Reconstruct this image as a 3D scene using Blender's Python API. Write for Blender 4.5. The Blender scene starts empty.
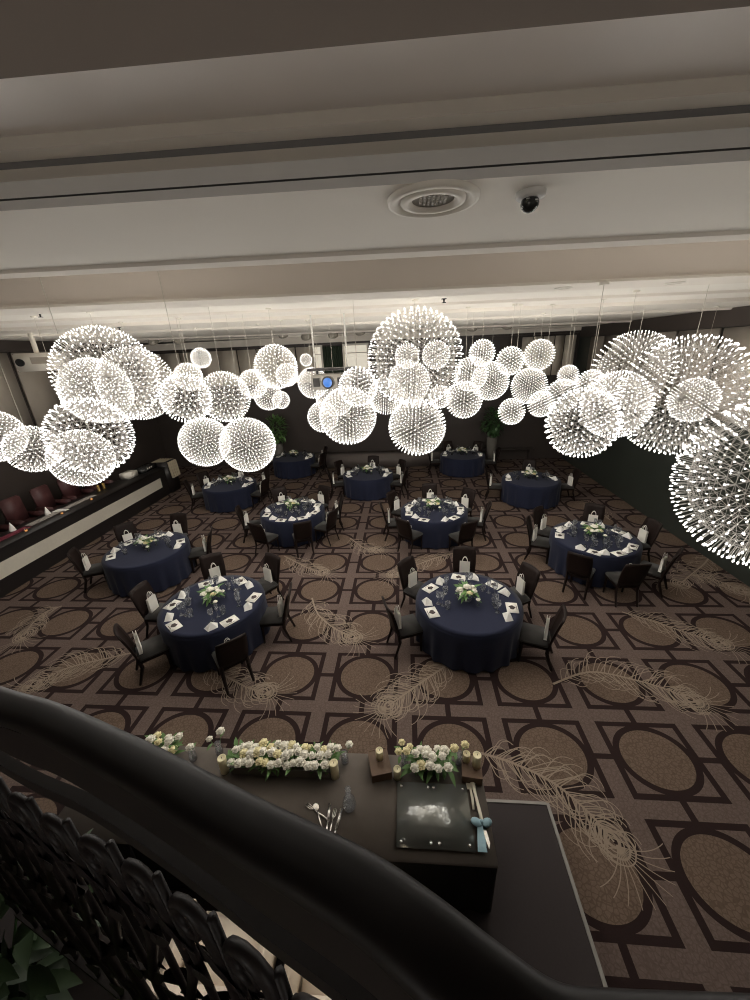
import bpy, bmesh, math, random
from mathutils import Vector, Matrix, Euler
random.seed(11)
PI = math.pi
SC = bpy.context.scene
COL = SC.collection

# ------------------------------------------------------------------ camera
F, PIT, ROLL, YAW = 375.54, 0.3779, -0.0463, -0.0881
H = 4.864
c_, s_ = math.cos(YAW), math.sin(YAW)
FW = Vector((s_*math.cos(PIT), c_*math.cos(PIT), -math.sin(PIT)))
RT = Vector((c_, -s_, 0.0))
UP = RT.cross(FW)
R2 = RT*math.cos(ROLL) + UP*math.sin(ROLL)
U2 = -RT*math.sin(ROLL) + UP*math.cos(ROLL)
CAM = Vector((0, 0, H))
def ray(x, y): return R2*((x-375)/F) + U2*((500-y)/F) + FW
def fl(x, y, z=0.0):                       # point on the horizontal plane z
    d = ray(x, y); return CAM + d*((z-H)/d.z)
def atx(x, y, X):
    d = ray(x, y); return CAM + d*(X/d.x)
def aty(x, y, Y):
    d = ray(x, y); return CAM + d*(Y/d.y)

cd = bpy.data.cameras.new('camera'); cam = bpy.data.objects.new('camera', cd); COL.objects.link(cam)
m = Matrix.Identity(4)
for i in range(3):
    m[i][0] = R2[i]; m[i][1] = U2[i]; m[i][2] = -FW[i]; m[i][3] = CAM[i]
cam.matrix_world = m
cd.sensor_fit = 'HORIZONTAL'; cd.sensor_width = 36.0; cd.lens = 36.0*F/750.0
cd.clip_start = 0.02; cd.clip_end = 100
SC.camera = cam
SC.view_settings.view_transform = 'Standard'; SC.view_settings.look = 'None'
SC.view_settings.gamma = 1; SC.view_settings.use_curve_mapping = False
SC.view_settings.exposure = 0.70
SC.cycles.use_denoising = True
SC.cycles.max_bounces = 6; SC.cycles.diffuse_bounces = 3; SC.cycles.glossy_bounces = 3
SC.cycles.transmission_bounces = 5; SC.cycles.transparent_max_bounces = 24
SC.cycles.caustics_reflective = False; SC.cycles.caustics_refractive = False
SC.cycles.sample_clamp_direct = 1.8; SC.cycles.sample_clamp_indirect = 3.0; SC.cycles.filter_width = 1.1

# ------------------------------------------------------------------ materials
def lin(r, g, b):
    f = lambda v: (v/255/12.92) if v/255 <= .04045 else ((v/255+.055)/1.055)**2.4
    return (f(r), f(g), f(b), 1)
def mat(name, col, rough=.6, metal=0, spec=.5, noise=0, nscale=8, bump=0, trans=0, sheen=0, emit=None, estr=0, ior=1.45, alpha=1):
    M = bpy.data.materials.new(name); M.use_nodes = True
    nt = M.node_tree; b = nt.nodes['Principled BSDF']
    col = col if len(col) == 4 else (*col, 1)
    b.inputs['Base Color'].default_value = col
    b.inputs['Roughness'].default_value = rough; b.inputs['Metallic'].default_value = metal
    b.inputs['Specular IOR Level'].default_value = spec
    b.inputs['Transmission Weight'].default_value = trans; b.inputs['IOR'].default_value = ior
    b.inputs['Sheen Weight'].default_value = sheen
    if emit: b.inputs['Emission Color'].default_value = emit; b.inputs['Emission Strength'].default_value = estr
    if noise or bump:
        tc = nt.nodes.new('ShaderNodeTexCoord'); n = nt.nodes.new('ShaderNodeTexNoise')
        n.inputs['Scale'].default_value = nscale; n.inputs['Detail'].default_value = 4
        nt.links.new(tc.outputs['Object'], n.inputs['Vector'])
        if noise:
            mx = nt.nodes.new('ShaderNodeMix'); mx.data_type = 'RGBA'
            mx.inputs[6].default_value = tuple(v*(1-noise) for v in col[:3])+(1,)
            mx.inputs[7].default_value = tuple(min(1, v*(1+noise)) for v in col[:3])+(1,)
            nt.links.new(n.outputs['Fac'], mx.inputs[0]); nt.links.new(mx.outputs[2], b.inputs['Base Color'])
        if bump:
            bp = nt.nodes.new('ShaderNodeBump'); bp.inputs['Strength'].default_value = bump; bp.inputs['Distance'].default_value = .01
            nt.links.new(n.outputs['Fac'], bp.inputs['Height']); nt.links.new(bp.outputs['Normal'], b.inputs['Normal'])
    return M

M = {}
M['bulb'] = mat('bulb_glow', (1, 1, 1), emit=(1.0, .955, .89, 1), estr=13.0)
M['cage'] = mat('cage_steel', (.5, .48, .45), .4, .6)
M['cord'] = mat('clear_cord', lin(196, 190, 178), .5)
M['cable'] = mat('cable_grey', (.55, .54, .5), .4)
M['ceil'] = mat('ceiling_paint', lin(232, 227, 217), .75, noise=.03, nscale=2)
M['beam'] = mat('beam_paint', lin(226, 219, 208), .7, noise=.04, nscale=3)
M['beamface'] = mat('beam_face_paint', lin(218, 208, 198), .7, noise=.03, nscale=3)
M['gloss'] = mat('gloss_band', lin(226, 218, 211), .38, noise=.06, nscale=5, bump=.15)
M['brownband'] = mat('taupe_band', lin(178, 171, 160), .6)
M['greyband'] = mat('grey_band', lin(190, 188, 184), .5, noise=.05)
M['soffit'] = mat('soffit_dark', lin(134, 125, 118), .7, noise=.05, nscale=6)
M['black'] = mat('shadow_gap', lin(96, 94, 92), .8)
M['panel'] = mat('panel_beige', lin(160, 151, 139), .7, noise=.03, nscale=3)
M['panel_far_lit'] = mat('panel_beige_lit', lin(216, 206, 190), .7, noise=.04, nscale=3)  # same beige, lightened to make up for the weak light on the far wall
M['dwall'] = mat('dark_wall', lin(62, 55, 51), .45, noise=.1, nscale=2)
M['gwall'] = mat('dark_green_wall', lin(52, 56, 51), .4, noise=.1, nscale=2)
M['stage'] = mat('stage_front', lin(100, 92, 88), .6, noise=.1)
M['wood'] = mat('dark_walnut', lin(31, 22, 19), .55, spec=.2, noise=.25, nscale=14)
M['seat'] = mat('seat_fabric', lin(33, 30, 27), .8, noise=.15, nscale=40, sheen=.1)
M['navy'] = mat('navy_cloth', lin(31, 35, 54), .85, noise=.10, nscale=30, spec=.2, sheen=.08)
M['white'] = mat('white_paper', lin(250, 247, 238), .7)
M['cloth_w'] = mat('napkin_linen', lin(252, 250, 244), .8)
M['ink'] = mat('ink_brown', lin(58, 46, 44), .7)
def thin_glass(name, tint, w):
    Mt = bpy.data.materials.new(name); Mt.use_nodes = True; nt = Mt.node_tree; N = nt.nodes; L = nt.links
    for n in list(N): N.remove(n)
    o = N.new('ShaderNodeOutputMaterial'); tr = N.new('ShaderNodeBsdfTransparent'); tr.inputs[0].default_value = tint
    gl = N.new('ShaderNodeBsdfGlossy'); gl.inputs['Roughness'].default_value = .08
    df = N.new('ShaderNodeBsdfTranslucent'); df.inputs[0].default_value = (.9, .93, .97, 1)
    lw = N.new('ShaderNodeLayerWeight'); lw.inputs[0].default_value = .22
    m1 = N.new('ShaderNodeMixShader'); m1.inputs[0].default_value = w; L.new(tr.outputs[0], m1.inputs[1]); L.new(df.outputs[0], m1.inputs[2])
    m2 = N.new('ShaderNodeMixShader'); L.new(lw.outputs['Facing'], m2.inputs[0]); L.new(m1.outputs[0], m2.inputs[1]); L.new(gl.outputs[0], m2.inputs[2])
    L.new(m2.outputs[0], o.inputs[0]); return Mt
M['glass'] = thin_glass('clear_glass', (.97, .98, .99, 1), .12)
def mirror_board():
    Mt = bpy.data.materials.new('smoked_acrylic'); Mt.use_nodes = True; nt = Mt.node_tree; N = nt.nodes; L = nt.links
    b = N['Principled BSDF']; b.inputs['Base Color'].default_value = lin(104, 106, 102); b.inputs['Roughness'].default_value = .3
    gl = N.new('ShaderNodeBsdfGlossy'); gl.inputs['Roughness'].default_value = 0; gl.inputs[0].default_value = (.45, .46, .45, 1)
    mx = N.new('ShaderNodeMixShader'); mx.inputs[0].default_value = .35
    L.new(b.outputs[0], mx.inputs[1]); L.new(gl.outputs[0], mx.inputs[2]); L.new(mx.outputs[0], N['Material Output'].inputs[0]); return Mt
M['acrylic'] = mirror_board()
M['petal'] = mat('petal_white', lin(248, 244, 230), .7, noise=.06, nscale=30)
M['petal_y'] = mat('petal_cream', lin(240, 230, 184), .7, noise=.08, nscale=30)
M['leaf'] = mat('leaf_green', lin(88, 122, 66), .5, noise=.3, nscale=12)
M['leafd'] = mat('leaf_dark', lin(62, 92, 54), .45, noise=.35, nscale=9)
M['leafx'] = mat('leaf_deep', lin(44, 60, 38), .5, noise=.35, nscale=9)
M['leafb'] = mat('leaf_pale', lin(84, 98, 58), .5, noise=.3, nscale=9)
M['wax'] = mat('candle_wax', lin(246, 236, 198), .5)
M['wick'] = mat('wick', (.02, .015, .01), .8)
M['crate'] = mat('crate_wood', lin(98, 76, 58), .6, noise=.3, nscale=10)
M['tblcloth'] = mat('charcoal_cloth', lin(92, 84, 77), .8, noise=.08, nscale=20)
M['skirt'] = mat('black_skirt', lin(24, 21, 22), .85)
M['platform'] = mat('platform_carpet', lin(50, 44, 44), .9, noise=.12, nscale=60)
M['trimgrey'] = mat('platform_edge', lin(128, 124, 118), .4)
M['iron'] = mat('wrought_iron', lin(23, 18, 18), .5, spec=.25, noise=.2, nscale=18)
M['rail'] = mat('handrail_wood', lin(20, 16, 15), .5, spec=.22, noise=.15, nscale=6)
M['chrome'] = mat('chrome', (.85, .85, .85), .12, 1)
M['silver'] = mat('silver', (.85, .83, .78), .25, 1)
M['teal'] = mat('organza_ribbon', lin(128, 160, 172), .5, sheen=.4)
M['ivory'] = mat('ivory_handle', lin(238, 230, 212), .4)
M['burg'] = mat('burgundy_leather', lin(76, 44, 44), .5, noise=.2, nscale=6)
M['stripe'] = mat('cream_panel', lin(206, 200, 186), .6, noise=.06, nscale=14)
M['redcloth'] = mat('red_runner', lin(110, 40, 56), .7)
M['greycloth'] = mat('grey_runner', lin(150, 144, 138), .7)
M['counter'] = mat('counter_black', lin(34, 30, 29), .45, noise=.1)
M['beigecloth'] = mat('beige_fold', lin(170, 158, 136), .8)
M['curtain'] = mat('green_curtain', lin(52, 64, 50), .8)
M['projw'] = mat('projector_shell', lin(150, 146, 138), .4)
M['lens'] = mat('projector_lens', lin(40, 70, 110), .05, emit=lin(60, 110, 190), estr=.6)
M['grille'] = mat('speaker_grille', lin(44, 42, 40), .7)
M['speaker'] = mat('round_grey', lin(152, 146, 134), .6)
M['whitebox'] = mat('white_plastic', lin(222, 216, 204), .5)
M['domeglass'] = mat('camera_dome', (.02, .02, .02), .1)
M['creamchair'] = mat('cream_upholstery', lin(226, 212, 194), .7, noise=.05)
M['pot'] = mat('pot_grey', lin(96, 92, 86), .6)
M['gold'] = mat('brass', lin(180, 150, 90), .35, .8)
M['fill_light'] = mat('fill_glow', (.9, .88, .84), .5, emit=(1, .97, .93, 1), estr=60)  # glow of the lights added to brighten the near ceiling
M['amber'] = mat('amber_glow', lin(230, 170, 110), .4, emit=lin(255, 170, 90), estr=.8)
M['winglass'] = mat('bright_window', lin(235, 228, 208), .3, emit=(1, .93, .8, 1), estr=.25)

# carpet
def carpet():
    Mt = bpy.data.materials.new('ballroom_carpet'); Mt.use_nodes = True
    nt = Mt.node_tree; N = nt.nodes; L = nt.links; b = N['Principled BSDF']
    b.inputs['Roughness'].default_value = .95; b.inputs['Specular IOR Level'].default_value = .1
    tc = N.new('ShaderNodeTexCoord'); sp = N.new('ShaderNodeSeparateXYZ'); L.new(tc.outputs['Object'], sp.inputs[0])
    def mt(op, a, bb=0.0, cc=None):
        n = N.new('ShaderNodeMath'); n.operation = op
        for i, v in enumerate((a, bb, cc)):
            if v is None: continue
            if isinstance(v, (int, float)): n.inputs[i].default_value = v
            else: L.new(v, n.inputs[i])
        return n.outputs[0]
    def fmod(v): return mt('SUBTRACT', v, mt('FLOOR', v))
    u = fmod(mt('ADD', mt('MULTIPLY', sp.outputs[0], 1/1.25), 0.9665+10))
    v = fmod(mt('ADD', mt('MULTIPLY', sp.outputs[1], 1/(1.25*.93)), -3.2498/.93+10))
    g = .165; hs = (1-g)/2
    du = mt('ABSOLUTE', mt('SUBTRACT', u, hs)); dv = mt('ABSOLUTE', mt('SUBTRACT', v, hs))
    dm = mt('MAXIMUM', du, dv)
    def band(x, lo, hi): return mt('MULTIPLY', mt('GREATER_THAN', x, lo), mt('LESS_THAN', x, hi))
    sq = band(dm, hs-.058, hs)
    r = mt('SQRT', mt('ADD', mt('MULTIPLY', du, du), mt('MULTIPLY', dv, dv)))
    ring = band(r, .318, .378)
    tickx = mt('MULTIPLY', mt('GREATER_THAN', du, hs), mt('LESS_THAN', dv, .03))
    ticky = mt('MULTIPLY', mt('GREATER_THAN', dv, hs), mt('LESS_THAN', du, .03))
    dark = mt('MINIMUM', mt('ADD', mt('ADD', sq, ring), mt('ADD', tickx, ticky)), 1.0)
    disc = mt('LESS_THAN', r, .318)
    vo = N.new('ShaderNodeTexVoronoi'); vo.feature = 'DISTANCE_TO_EDGE'; vo.inputs['Scale'].default_value = 22
    L.new(tc.outputs['Object'], vo.inputs['Vector'])
    crack = mt('LESS_THAN', vo.outputs['Distance'], .09)
    no = N.new('ShaderNodeTexNoise'); no.inputs['Scale'].default_value = 45; no.inputs['Detail'].default_value = 5
    L.new(tc.outputs['Object'], no.inputs['Vector'])
    def mix(f, a, c):
        n = N.new('ShaderNodeMix'); n.data_type = 'RGBA'
        for idx, vv in ((0, f), (6, a), (7, c)):
            if isinstance(vv, (int, float)): n.inputs[idx].default_value = vv
            elif isinstance(vv, tuple): n.inputs[idx].default_value = vv
            else: L.new(vv, n.inputs[idx])
        return n.outputs[2]
    base = mix(no.outputs['Fac'], lin(82, 70, 65), lin(116, 101, 94))
    tan = mix(no.outputs['Fac'], lin(90, 76, 66), lin(118, 101, 88))
    base = mix(mt('MULTIPLY', crack, .30), base, lin(66, 55, 51))
    tan = mix(mt('MULTIPLY', crack, .45), tan, lin(68, 55, 45))
    colr = mix(disc, base, tan)
    colr = mix(dark, colr, lin(43, 32, 31))
    L.new(colr, b.inputs['Base Color'])
    bp = N.new('ShaderNodeBump'); bp.inputs['Strength'].default_value = .3; bp.inputs['Distance'].default_value = .005
    L.new(no.outputs['Fac'], bp.inputs['Height']); L.new(bp.outputs['Normal'], b.inputs['Normal'])
    return Mt
M['carpet'] = carpet()
M['feather'] = mat('carpet_feather', lin(140, 126, 112), .95, spec=.1, noise=.12, nscale=30)

# ------------------------------------------------------------------ mesh builder
class MB:
    def __init__(s): s.v = []; s.f = []; s.mi = []; s.sm = []; s.cur = 0
    def add(s, vs, fs, smooth=False, T=None):
        o = len(s.v)
        s.v += [tuple(T @ Vector(p)) if T else tuple(p) for p in vs]
        for f in fs: s.f.append([i+o for i in f]); s.mi.append(s.cur); s.sm.append(smooth)
        return s
    def box(s, c, d, rot=None, bev=0):
        x, y, z = (k/2 for k in d)
        T = Matrix.Translation(c) @ (rot if rot else Matrix.Identity(4))
        if bev <= 0:
            vs = [(sx*x, sy*y, sz*z) for sz in (-1, 1) for sx, sy in ((-1, -1), (1, -1), (1, 1), (-1, 1))]
            fs = [(3, 2, 1, 0), (4, 5, 6, 7), (0, 1, 5, 4), (1, 2, 6, 5), (2, 3, 7, 6), (3, 0, 4, 7)]
            return s.add(vs, fs, False, T)
        bm = bmesh.new(); bmesh.ops.create_cube(bm, size=1)
        for v in bm.verts: v.co = Vector((v.co.x*d[0], v.co.y*d[1], v.co.z*d[2]))
        bmesh.ops.bevel(bm, geom=bm.edges[:], offset=bev, segments=2, affect='EDGES')
        vs = [v.co.copy() for v in bm.verts]; fs = [[v.index for v in f.verts] for f in bm.faces]; bm.free()
        return s.add(vs, fs, True, T)
    def prism(s, a, b, ra, rb=None, n=8, smooth=True, cap=True):
        a = Vector(a); b = Vector(b); rb = ra if rb is None else rb
        d = (b-a).normalized(); t = Vector((0, 0, 1)) if abs(d.z) < .9 else Vector((1, 0, 0))
        p = d.cross(t).normalized(); q = d.cross(p)
        vs = [a+(p*math.cos(2*PI*i/n)+q*math.sin(2*PI*i/n))*ra for i in range(n)]
        vs += [b+(p*math.cos(2*PI*i/n)+q*math.sin(2*PI*i/n))*rb for i in range(n)]
        fs = [(i, (i+1) % n, n+(i+1) % n, n+i) for i in range(n)]
        s.add(vs, fs, smooth)
        if cap:
            s.add(vs[:n], [list(range(n))[::-1]]); s.add(vs[n:], [list(range(n))])
        return s
    def bar(s, a, b, wa, wb=None):                 # square tapered bar
        return s.prism(a, b, wa*.707, (wb or wa)*.707, 4, False)
    def lathe(s, prof, n=20, T=None, cap=True):
        vs = []; fs = []
        for r, z in prof:
            vs += [(r*math.cos(2*PI*i/n), r*math.sin(2*PI*i/n), z) for i in range(n)]
        for k in range(len(prof)-1):
            fs += [(k*n+i, k*n+(i+1) % n, (k+1)*n+(i+1) % n, (k+1)*n+i) for i in range(n)]
        s.add(vs, fs, True, T)
        if cap:
            s.add(vs[:n], [list(range(n))[::-1]], False, T); s.add(vs[-n:], [list(range(n))], False, T)
        return s
    def tube(s, pts, r, n=8, closed=False):
        pts = [Vector(p) for p in pts]; rs = r if isinstance(r, (list, tuple)) else [r]*len(pts)
        vs = []; fs = []; m_ = len(pts); up = None
        for k, p in enumerate(pts):
            d = (pts[min(k+1, m_-1)]-pts[max(k-1, 0)]).normalized()
            if up is None:
                up = Vector((0, 0, 1)) if abs(d.z) < .9 else Vector((1, 0, 0))
            x = d.cross(up)
            if x.length < 1e-5: x = d.orthogonal()
            x.normalize(); y = x.cross(d).normalized(); up = y
            vs += [p+(x*math.cos(2*PI*i/n)+y*math.sin(2*PI*i/n))*rs[k] for i in range(n)]
        for k in range(m_-1):
            fs += [(k*n+i, k*n+(i+1) % n, (k+1)*n+(i+1) % n, (k+1)*n+i) for i in range(n)]
        fs += [list(range(n))[::-1], [(m_-1)*n+i for i in range(n)]]
        return s.add(vs, fs, True)
    def blob(s, c, r, seg=8, ring=6, T=None):
        rx, ry, rz = r if isinstance(r, (tuple, list)) else (r, r, r)
        vs = [(0, 0, -rz)]
        for k in range(1, ring):
            a = PI*k/ring-PI/2
            vs += [(rx*math.cos(a)*math.cos(2*PI*i/seg), ry*math.cos(a)*math.sin(2*PI*i/seg), rz*math.sin(a)) for i in range(seg)]
        vs.append((0, 0, rz)); fs = []
        for i in range(seg): fs.append((0, 1+(i+1) % seg, 1+i))
        for k in range(ring-2):
            fs += [(1+k*seg+i, 1+k*seg+(i+1) % seg, 1+(k+1)*seg+(i+1) % seg, 1+(k+1)*seg+i) for i in range(seg)]
        e = len(vs)-1; o = 1+(ring-2)*seg
        for i in range(seg): fs.append((o+i, o+(i+1) % seg, e))
        return s.add(vs, fs, True, Matrix.Translation(c) @ (T or Matrix.Identity(4)))
    def mesh(s, name, mats):
        me = bpy.data.meshes.new(name); me.from_pydata(s.v, [], s.f)
        mats = mats if isinstance(mats, (list, tuple)) else [mats]
        for mm in mats: me.materials.append(mm)
        me.polygons.foreach_set('material_index', s.mi); me.polygons.foreach_set('use_smooth', s.sm)
        me.update(); return me
    def build(s, name, mats, parent=None, loc=(0, 0, 0)):
        o = bpy.data.objects.new(name, s.mesh(name, mats)); COL.objects.link(o)
        o.location = loc
        if parent: o.parent = parent
        return o
def leafblade(mb, p, d, n, L, W, curl=.2):
    d = Vector(d).normalized(); n = Vector(n); s = d.cross(n)
    if s.length < 1e-4: s = d.orthogonal()
    s.normalize(); n = s.cross(d).normalized(); p = Vector(p); vs = []; fs = []
    for t, w in ((0, .08), (.25, .8), (.5, 1), (.75, .7), (1, .04)):
        c = p+d*(L*t)-n*(curl*L*t*t)
        vs += [c-s*(W*w/2)+n*(W*w*.12), c, c+s*(W*w/2)+n*(W*w*.12)]
    for k in range(4):
        a = k*3; fs += [(a, a+1, a+4, a+3), (a+1, a+2, a+5, a+4)]
    mb.add(vs, fs, True)
def tag(o, label, cat, group=None, kind=None):
    o['label'] = label; o['category'] = cat
    if group: o['group'] = group
    if kind: o['kind'] = kind
    return o
def empty(name, loc=(0, 0, 0), rz=0, label=None, cat=None, group=None):
    o = bpy.data.objects.new(name, None); COL.objects.link(o); o.empty_display_size = .1
    o.location = loc; o.rotation_euler = (0, 0, rz)
    if label: tag(o, label, cat, group)
    return o
KIDS = {}
def kids(o):
    return [c for c in COL.objects if c.parent == o]
def register(root):                       # remembers a source thing's tree so copies are quick
    KIDS[root.name] = [(c, kids(c)) for c in kids(root)]
    return root
def dup(root, loc, rz, label=None, cat=None, group=None, scale=None):
    r = root.copy(); COL.objects.link(r); r.location = loc; r.rotation_euler = (0, 0, rz)
    if label: r['label'] = label
    if cat: r['category'] = cat
    if group: r['group'] = group
    if scale: r.scale = (scale,)*3
    for ch, gs in KIDS.get(root.name, []):
        q = ch.copy(); COL.objects.link(q); q.parent = r
        for g in gs:
            d = g.copy(); COL.objects.link(d); d.parent = q
    return r
class Source:                             # first use places the built thing itself, later uses copy it
    def __init__(s, root): s.root = register(root); s.used = False
    def place(s, loc, rz, label, cat=None, group=None):
        if not s.used:
            s.used = True; o = s.root; o.location = loc; o.rotation_euler = (0, 0, rz); o['label'] = label
            if cat: o['category'] = cat
            if group: o['group'] = group
            return o
        return dup(s.root, loc, rz, label, cat, group)
def struct(mb, name, mats):
    o = mb.build(name, mats); o['kind'] = 'structure'; return o

# ------------------------------------------------------------------ room shell
XL, XR, YB, YF = -11.6, 7.05, -3.2, 17.0
CZ = H+.60                                 # hall ceiling
TILT = -.012                               # ceiling line drift across the room, as in the photo
fm = MB()
fm.add([(XL, YB, 0), (XR, YB, 0), (XR, YF, 0), (XL, YF, 0)], [(0, 1, 2, 3)])
fm.cur = 1
# woven feather motifs: flat ribbons of pile lying in the carpet
def ribbon(mb, pts, w0, w1, z):
    n = len(pts); vs = []; fs = []
    for k, p in enumerate(pts):
        a = pts[max(k-1, 0)]; b = pts[min(k+1, n-1)]
        d = Vector((b[0]-a[0], b[1]-a[1]));
        if d.length < 1e-6: d = Vector((1, 0))
        d.normalize(); w = (w0+(w1-w0)*k/(n-1))/2
        vs += [(p[0]-d.y*w, p[1]+d.x*w, z), (p[0]+d.y*w, p[1]-d.x*w, z)]
    for k in range(n-1): fs.append((2*k+1, 2*k+3, 2*k+2, 2*k))
    mb.add(vs, fs)
FZ = [.0015]
def feather(pix, width=.42, nb=24, rnd=None):
    nb = int(nb*1.75)
    rng = random.Random(rnd or len(fm.v))
    P = [fl(x, y) for x, y in pix]
    def cr(t):
        n = len(P)-1; k = min(int(t*n), n-1); u = t*n-k
        p0 = P[max(k-1, 0)]; p1 = P[k]; p2 = P[k+1]; p3 = P[min(k+2, n)]
        q = .5*((2*p1)+(p2-p0)*u+(2*p0-5*p1+4*p2-p3)*u*u+(3*p1-p0-3*p2+p3)*u**3)
        return Vector((q.x, q.y))
    FZ[0] += .0002
    z = FZ[0]
    ribbon(fm, [cr(i/24) for i in range(25)], .035, .02, z)
    for i in range(nb):
        t = .08+.86*i/(nb-1); p = cr(t); d = (cr(min(t+.02, 1))-cr(max(t-.02, 0))).normalized()
        for s in (-1, 1):
            nrm = Vector((-d.y, d.x))*s
            Lb = width*(.6+.7*math.sin(PI*min(1, t*1.05)))*rng.uniform(.75, 1.2)
            pts = []; hook = rng.uniform(1.2, 2.8)
            x = p.copy(); ang = math.radians(rng.uniform(38, 74)); step = Lb/11
            for k in range(13):
                pts.append((x.x, x.y)); 
                dirv = d*math.cos(ang)+nrm*math.sin(ang)
                x = x+dirv*step
                ang += (-.02 if k < 6 else -hook/7)
            ribbon(fm, pts, .0125, .008, z+.0001*(i % 5))
    # the eye at the tip
    e = cr(.97); d = (cr(1)-cr(.94)).normalized(); n_ = Vector((-d.y, d.x))
    for rr, w in ((.17, .012), (.13, .02), (.09, .012), (.055, .03)):
        pts = []
        for k in range(21):
            a = 2*PI*k/20; q = e+d*(rr*1.35*math.cos(a))+n_*(rr*math.sin(a)); pts.append((q.x, q.y))
        ribbon(fm, pts, w, w, z+.0008)
    for k in range(11):
        a = (k-5)*.15; pts = []; x = e+d*.05; an = a
        for j in range(12):
            pts.append((x.x, x.y)); x = x+(d*math.cos(an)+n_*math.sin(an))*.045; an += a*.12
        ribbon(fm, pts, .011, .007, z+.0006)
feather([(476, 752), (510, 762), (552, 782), (588, 812), (614, 842)], .40, 26)
feather([(553, 684), (590, 672), (635, 680), (668, 690), (690, 699)], .42, 24)
feather([(622, 612), (655, 622), (690, 634), (718, 642)], .40, 20)
feather([(452, 662), (428, 678), (408, 692), (388, 706)], .42, 22)
feather([(312, 598), (318, 614), (334, 628), (352, 637)], .40, 20)
feather([(205, 666), (225, 676), (246, 687), (264, 692)], .36, 18)
feather([(132, 653), (100, 660), (68, 668), (34, 684)], .40, 22)
feather([(62, 606), (46, 612), (34, 622), (24, 636)], .36, 16)
feather([(284, 556), (296, 562), (308, 568), (322, 572)], .34, 16)
feather([(455, 553), (436, 558), (414, 566), (394, 574)], .36, 16)
feather([(712, 554), (704, 564), (692, 574), (680, 584)], .36, 16)
feather([(350, 538), (358, 544), (366, 549), (376, 550)], .34, 14)
feather([(610, 520), (600, 512), (592, 506)], .34, 12)
feather([(690, 575), (715, 580), (740, 590)], .36, 14)
struct(fm, 'floor', [M['carpet'], M['feather']])

def zt(z, x): return H+z+TILT*x
def profile(name, prof, mats, idx, x0=XL, x1=XR):
    mb = MB()
    for k in range(len(prof)-1):
        (y0, z0), (y1, z1) = prof[k], prof[k+1]
        mb.cur = idx[k]
        mb.add([(x0, y0, zt(z0, x0)), (x1, y0, zt(z0, x1)), (x1, y1, zt(z1, x1)), (x0, y1, zt(z1, x0))], [(0, 1, 2, 3)])
    return struct(mb, name, mats)
prof = [(YB, .80), (.99, .80), (.996, .55), (1.196, .55), (1.200, .523), (1.257, .523), (1.262, .509), (1.333, .509), (1.336, .469), (1.352, .469),
        (1.336, .464), (1.340, .441), (2.08, .441), (2.09, .426), (2.205, .426), (2.21, .441), (2.23, .441), (2.24, .73),
        (3.60, .73), (3.60, .475), (3.57, .47), (3.57, .452), (4.02, .452), (4.02, .60), (YF, .60)]
idx = [0, 0, 1, 2, 3, 4, 3, 5, 4, 5, 5, 6, 7, 7, 7, 7, 7, 6, 8, 7, 7, 7, 7, 6]
profile('ceiling', prof, [M['soffit'], M['gloss'], M['brownband'], M['beam'], M['black'], M['greyband'], M['ceil'], M['beam'], M['beamface']], idx)
# thin mouldings running across the far ceiling
for k, (y, w, hh) in enumerate(((6.0, .12, .03), (7.1, .10, .05), (9.2, .14, .04), (12.9, .16, .05), (15.0, .12, .04))):
    mb = MB(); x0, x1 = XL, XR
    vs = [(x, yy, zt(z, x)) for x in (x0, x1) for yy, z in ((y, .60), (y+w*.3, .60-hh), (y+w, .60-hh), (y+w, .60))]
    mb.add(vs, [(0, 4, 5, 1), (1, 5, 6, 2), (2, 6, 7, 3)])
    struct(mb, 'trim_%d' % (k+1), M['beam'])

def wall_quad(mb, a, b, z0, z1):
    (x0, y0), (x1, y1) = a, b
    mb.add([(x0, y0, z0), (x1, y1, z0), (x1, y1, z1), (x0, y0, z1)], [(0, 1, 2, 3)])
mb = MB(); wall_quad(mb, (XL, YF), (XR, YF), 0, H+.95); struct(mb, 'wall_back', M['dwall'])
mb = MB(); wall_quad(mb, (XL, YB), (XL, YF), 0, H+.95); struct(mb, 'wall_left', M['dwall'])
mb = MB(); wall_quad(mb, (XR, YF), (XR, YB), 0, H+.95); struct(mb, 'wall_right', M['gwall'])
mb = MB(); wall_quad(mb, (XR, YB), (XL, YB), 0, H+.95); struct(mb, 'wall_front', M['panel'])
# bulkheads over the panels (far, left, right)
mb = MB(); mb.box((-2.3, 16.8, H+.53), (18.6, .4, .26)); mb.cur = 1; mb.box((-2.3, 16.85, H+.36), (18.6, .3, .08)); struct(mb, 'trim_6', [M['beam'], M['dwall']])
mb = MB(); mb.box((XR-.12, 10.2, H+.33), (.24, 12.3, .36)); struct(mb, 'trim_7', M['dwall'])
mb = MB(); mb.box((XL+.12, 10.2, H+.60), (.24, 12.3, .34)); struct(mb, 'trim_8', M['dwall'])

# ------------------------------------------------------------------ operable wall panels (upper walls)
def panel(c, d, label, name='wall_panel', rz=0, lean=0, mt='panel'):
    mb = MB(); mb.box((0, 0, 0), d, None, .012)
    o = mb.build(name, M[mt]); o.location = c; o.rotation_euler = (lean, 0, rz)
    return tag(o, label, 'wall panel', 'beige upper wall panels')
ys = [4.6, 6.35, 8.0, 9.55, 11.0, 12.35, 13.6, 14.75, 15.8]
posR = ['nearest the balcony', 'second from the balcony', 'third from the balcony', 'fourth from the balcony', 'fifth from the balcony', 'sixth from the balcony', 'seventh from the balcony', 'at the far corner']
for i in range(8):
    yc = (ys[i]+ys[i+1])/2; w = ys[i+1]-ys[i]-.14
    panel((XR-.06, yc, 4.05), (.10, w, 1.90), 'tall beige panel high on the right wall, '+posR[i])
    panel((XL+.06, yc, 4.17), (.10, w, 2.2), 'tall beige panel high on the left wall, '+posR[i])
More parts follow.
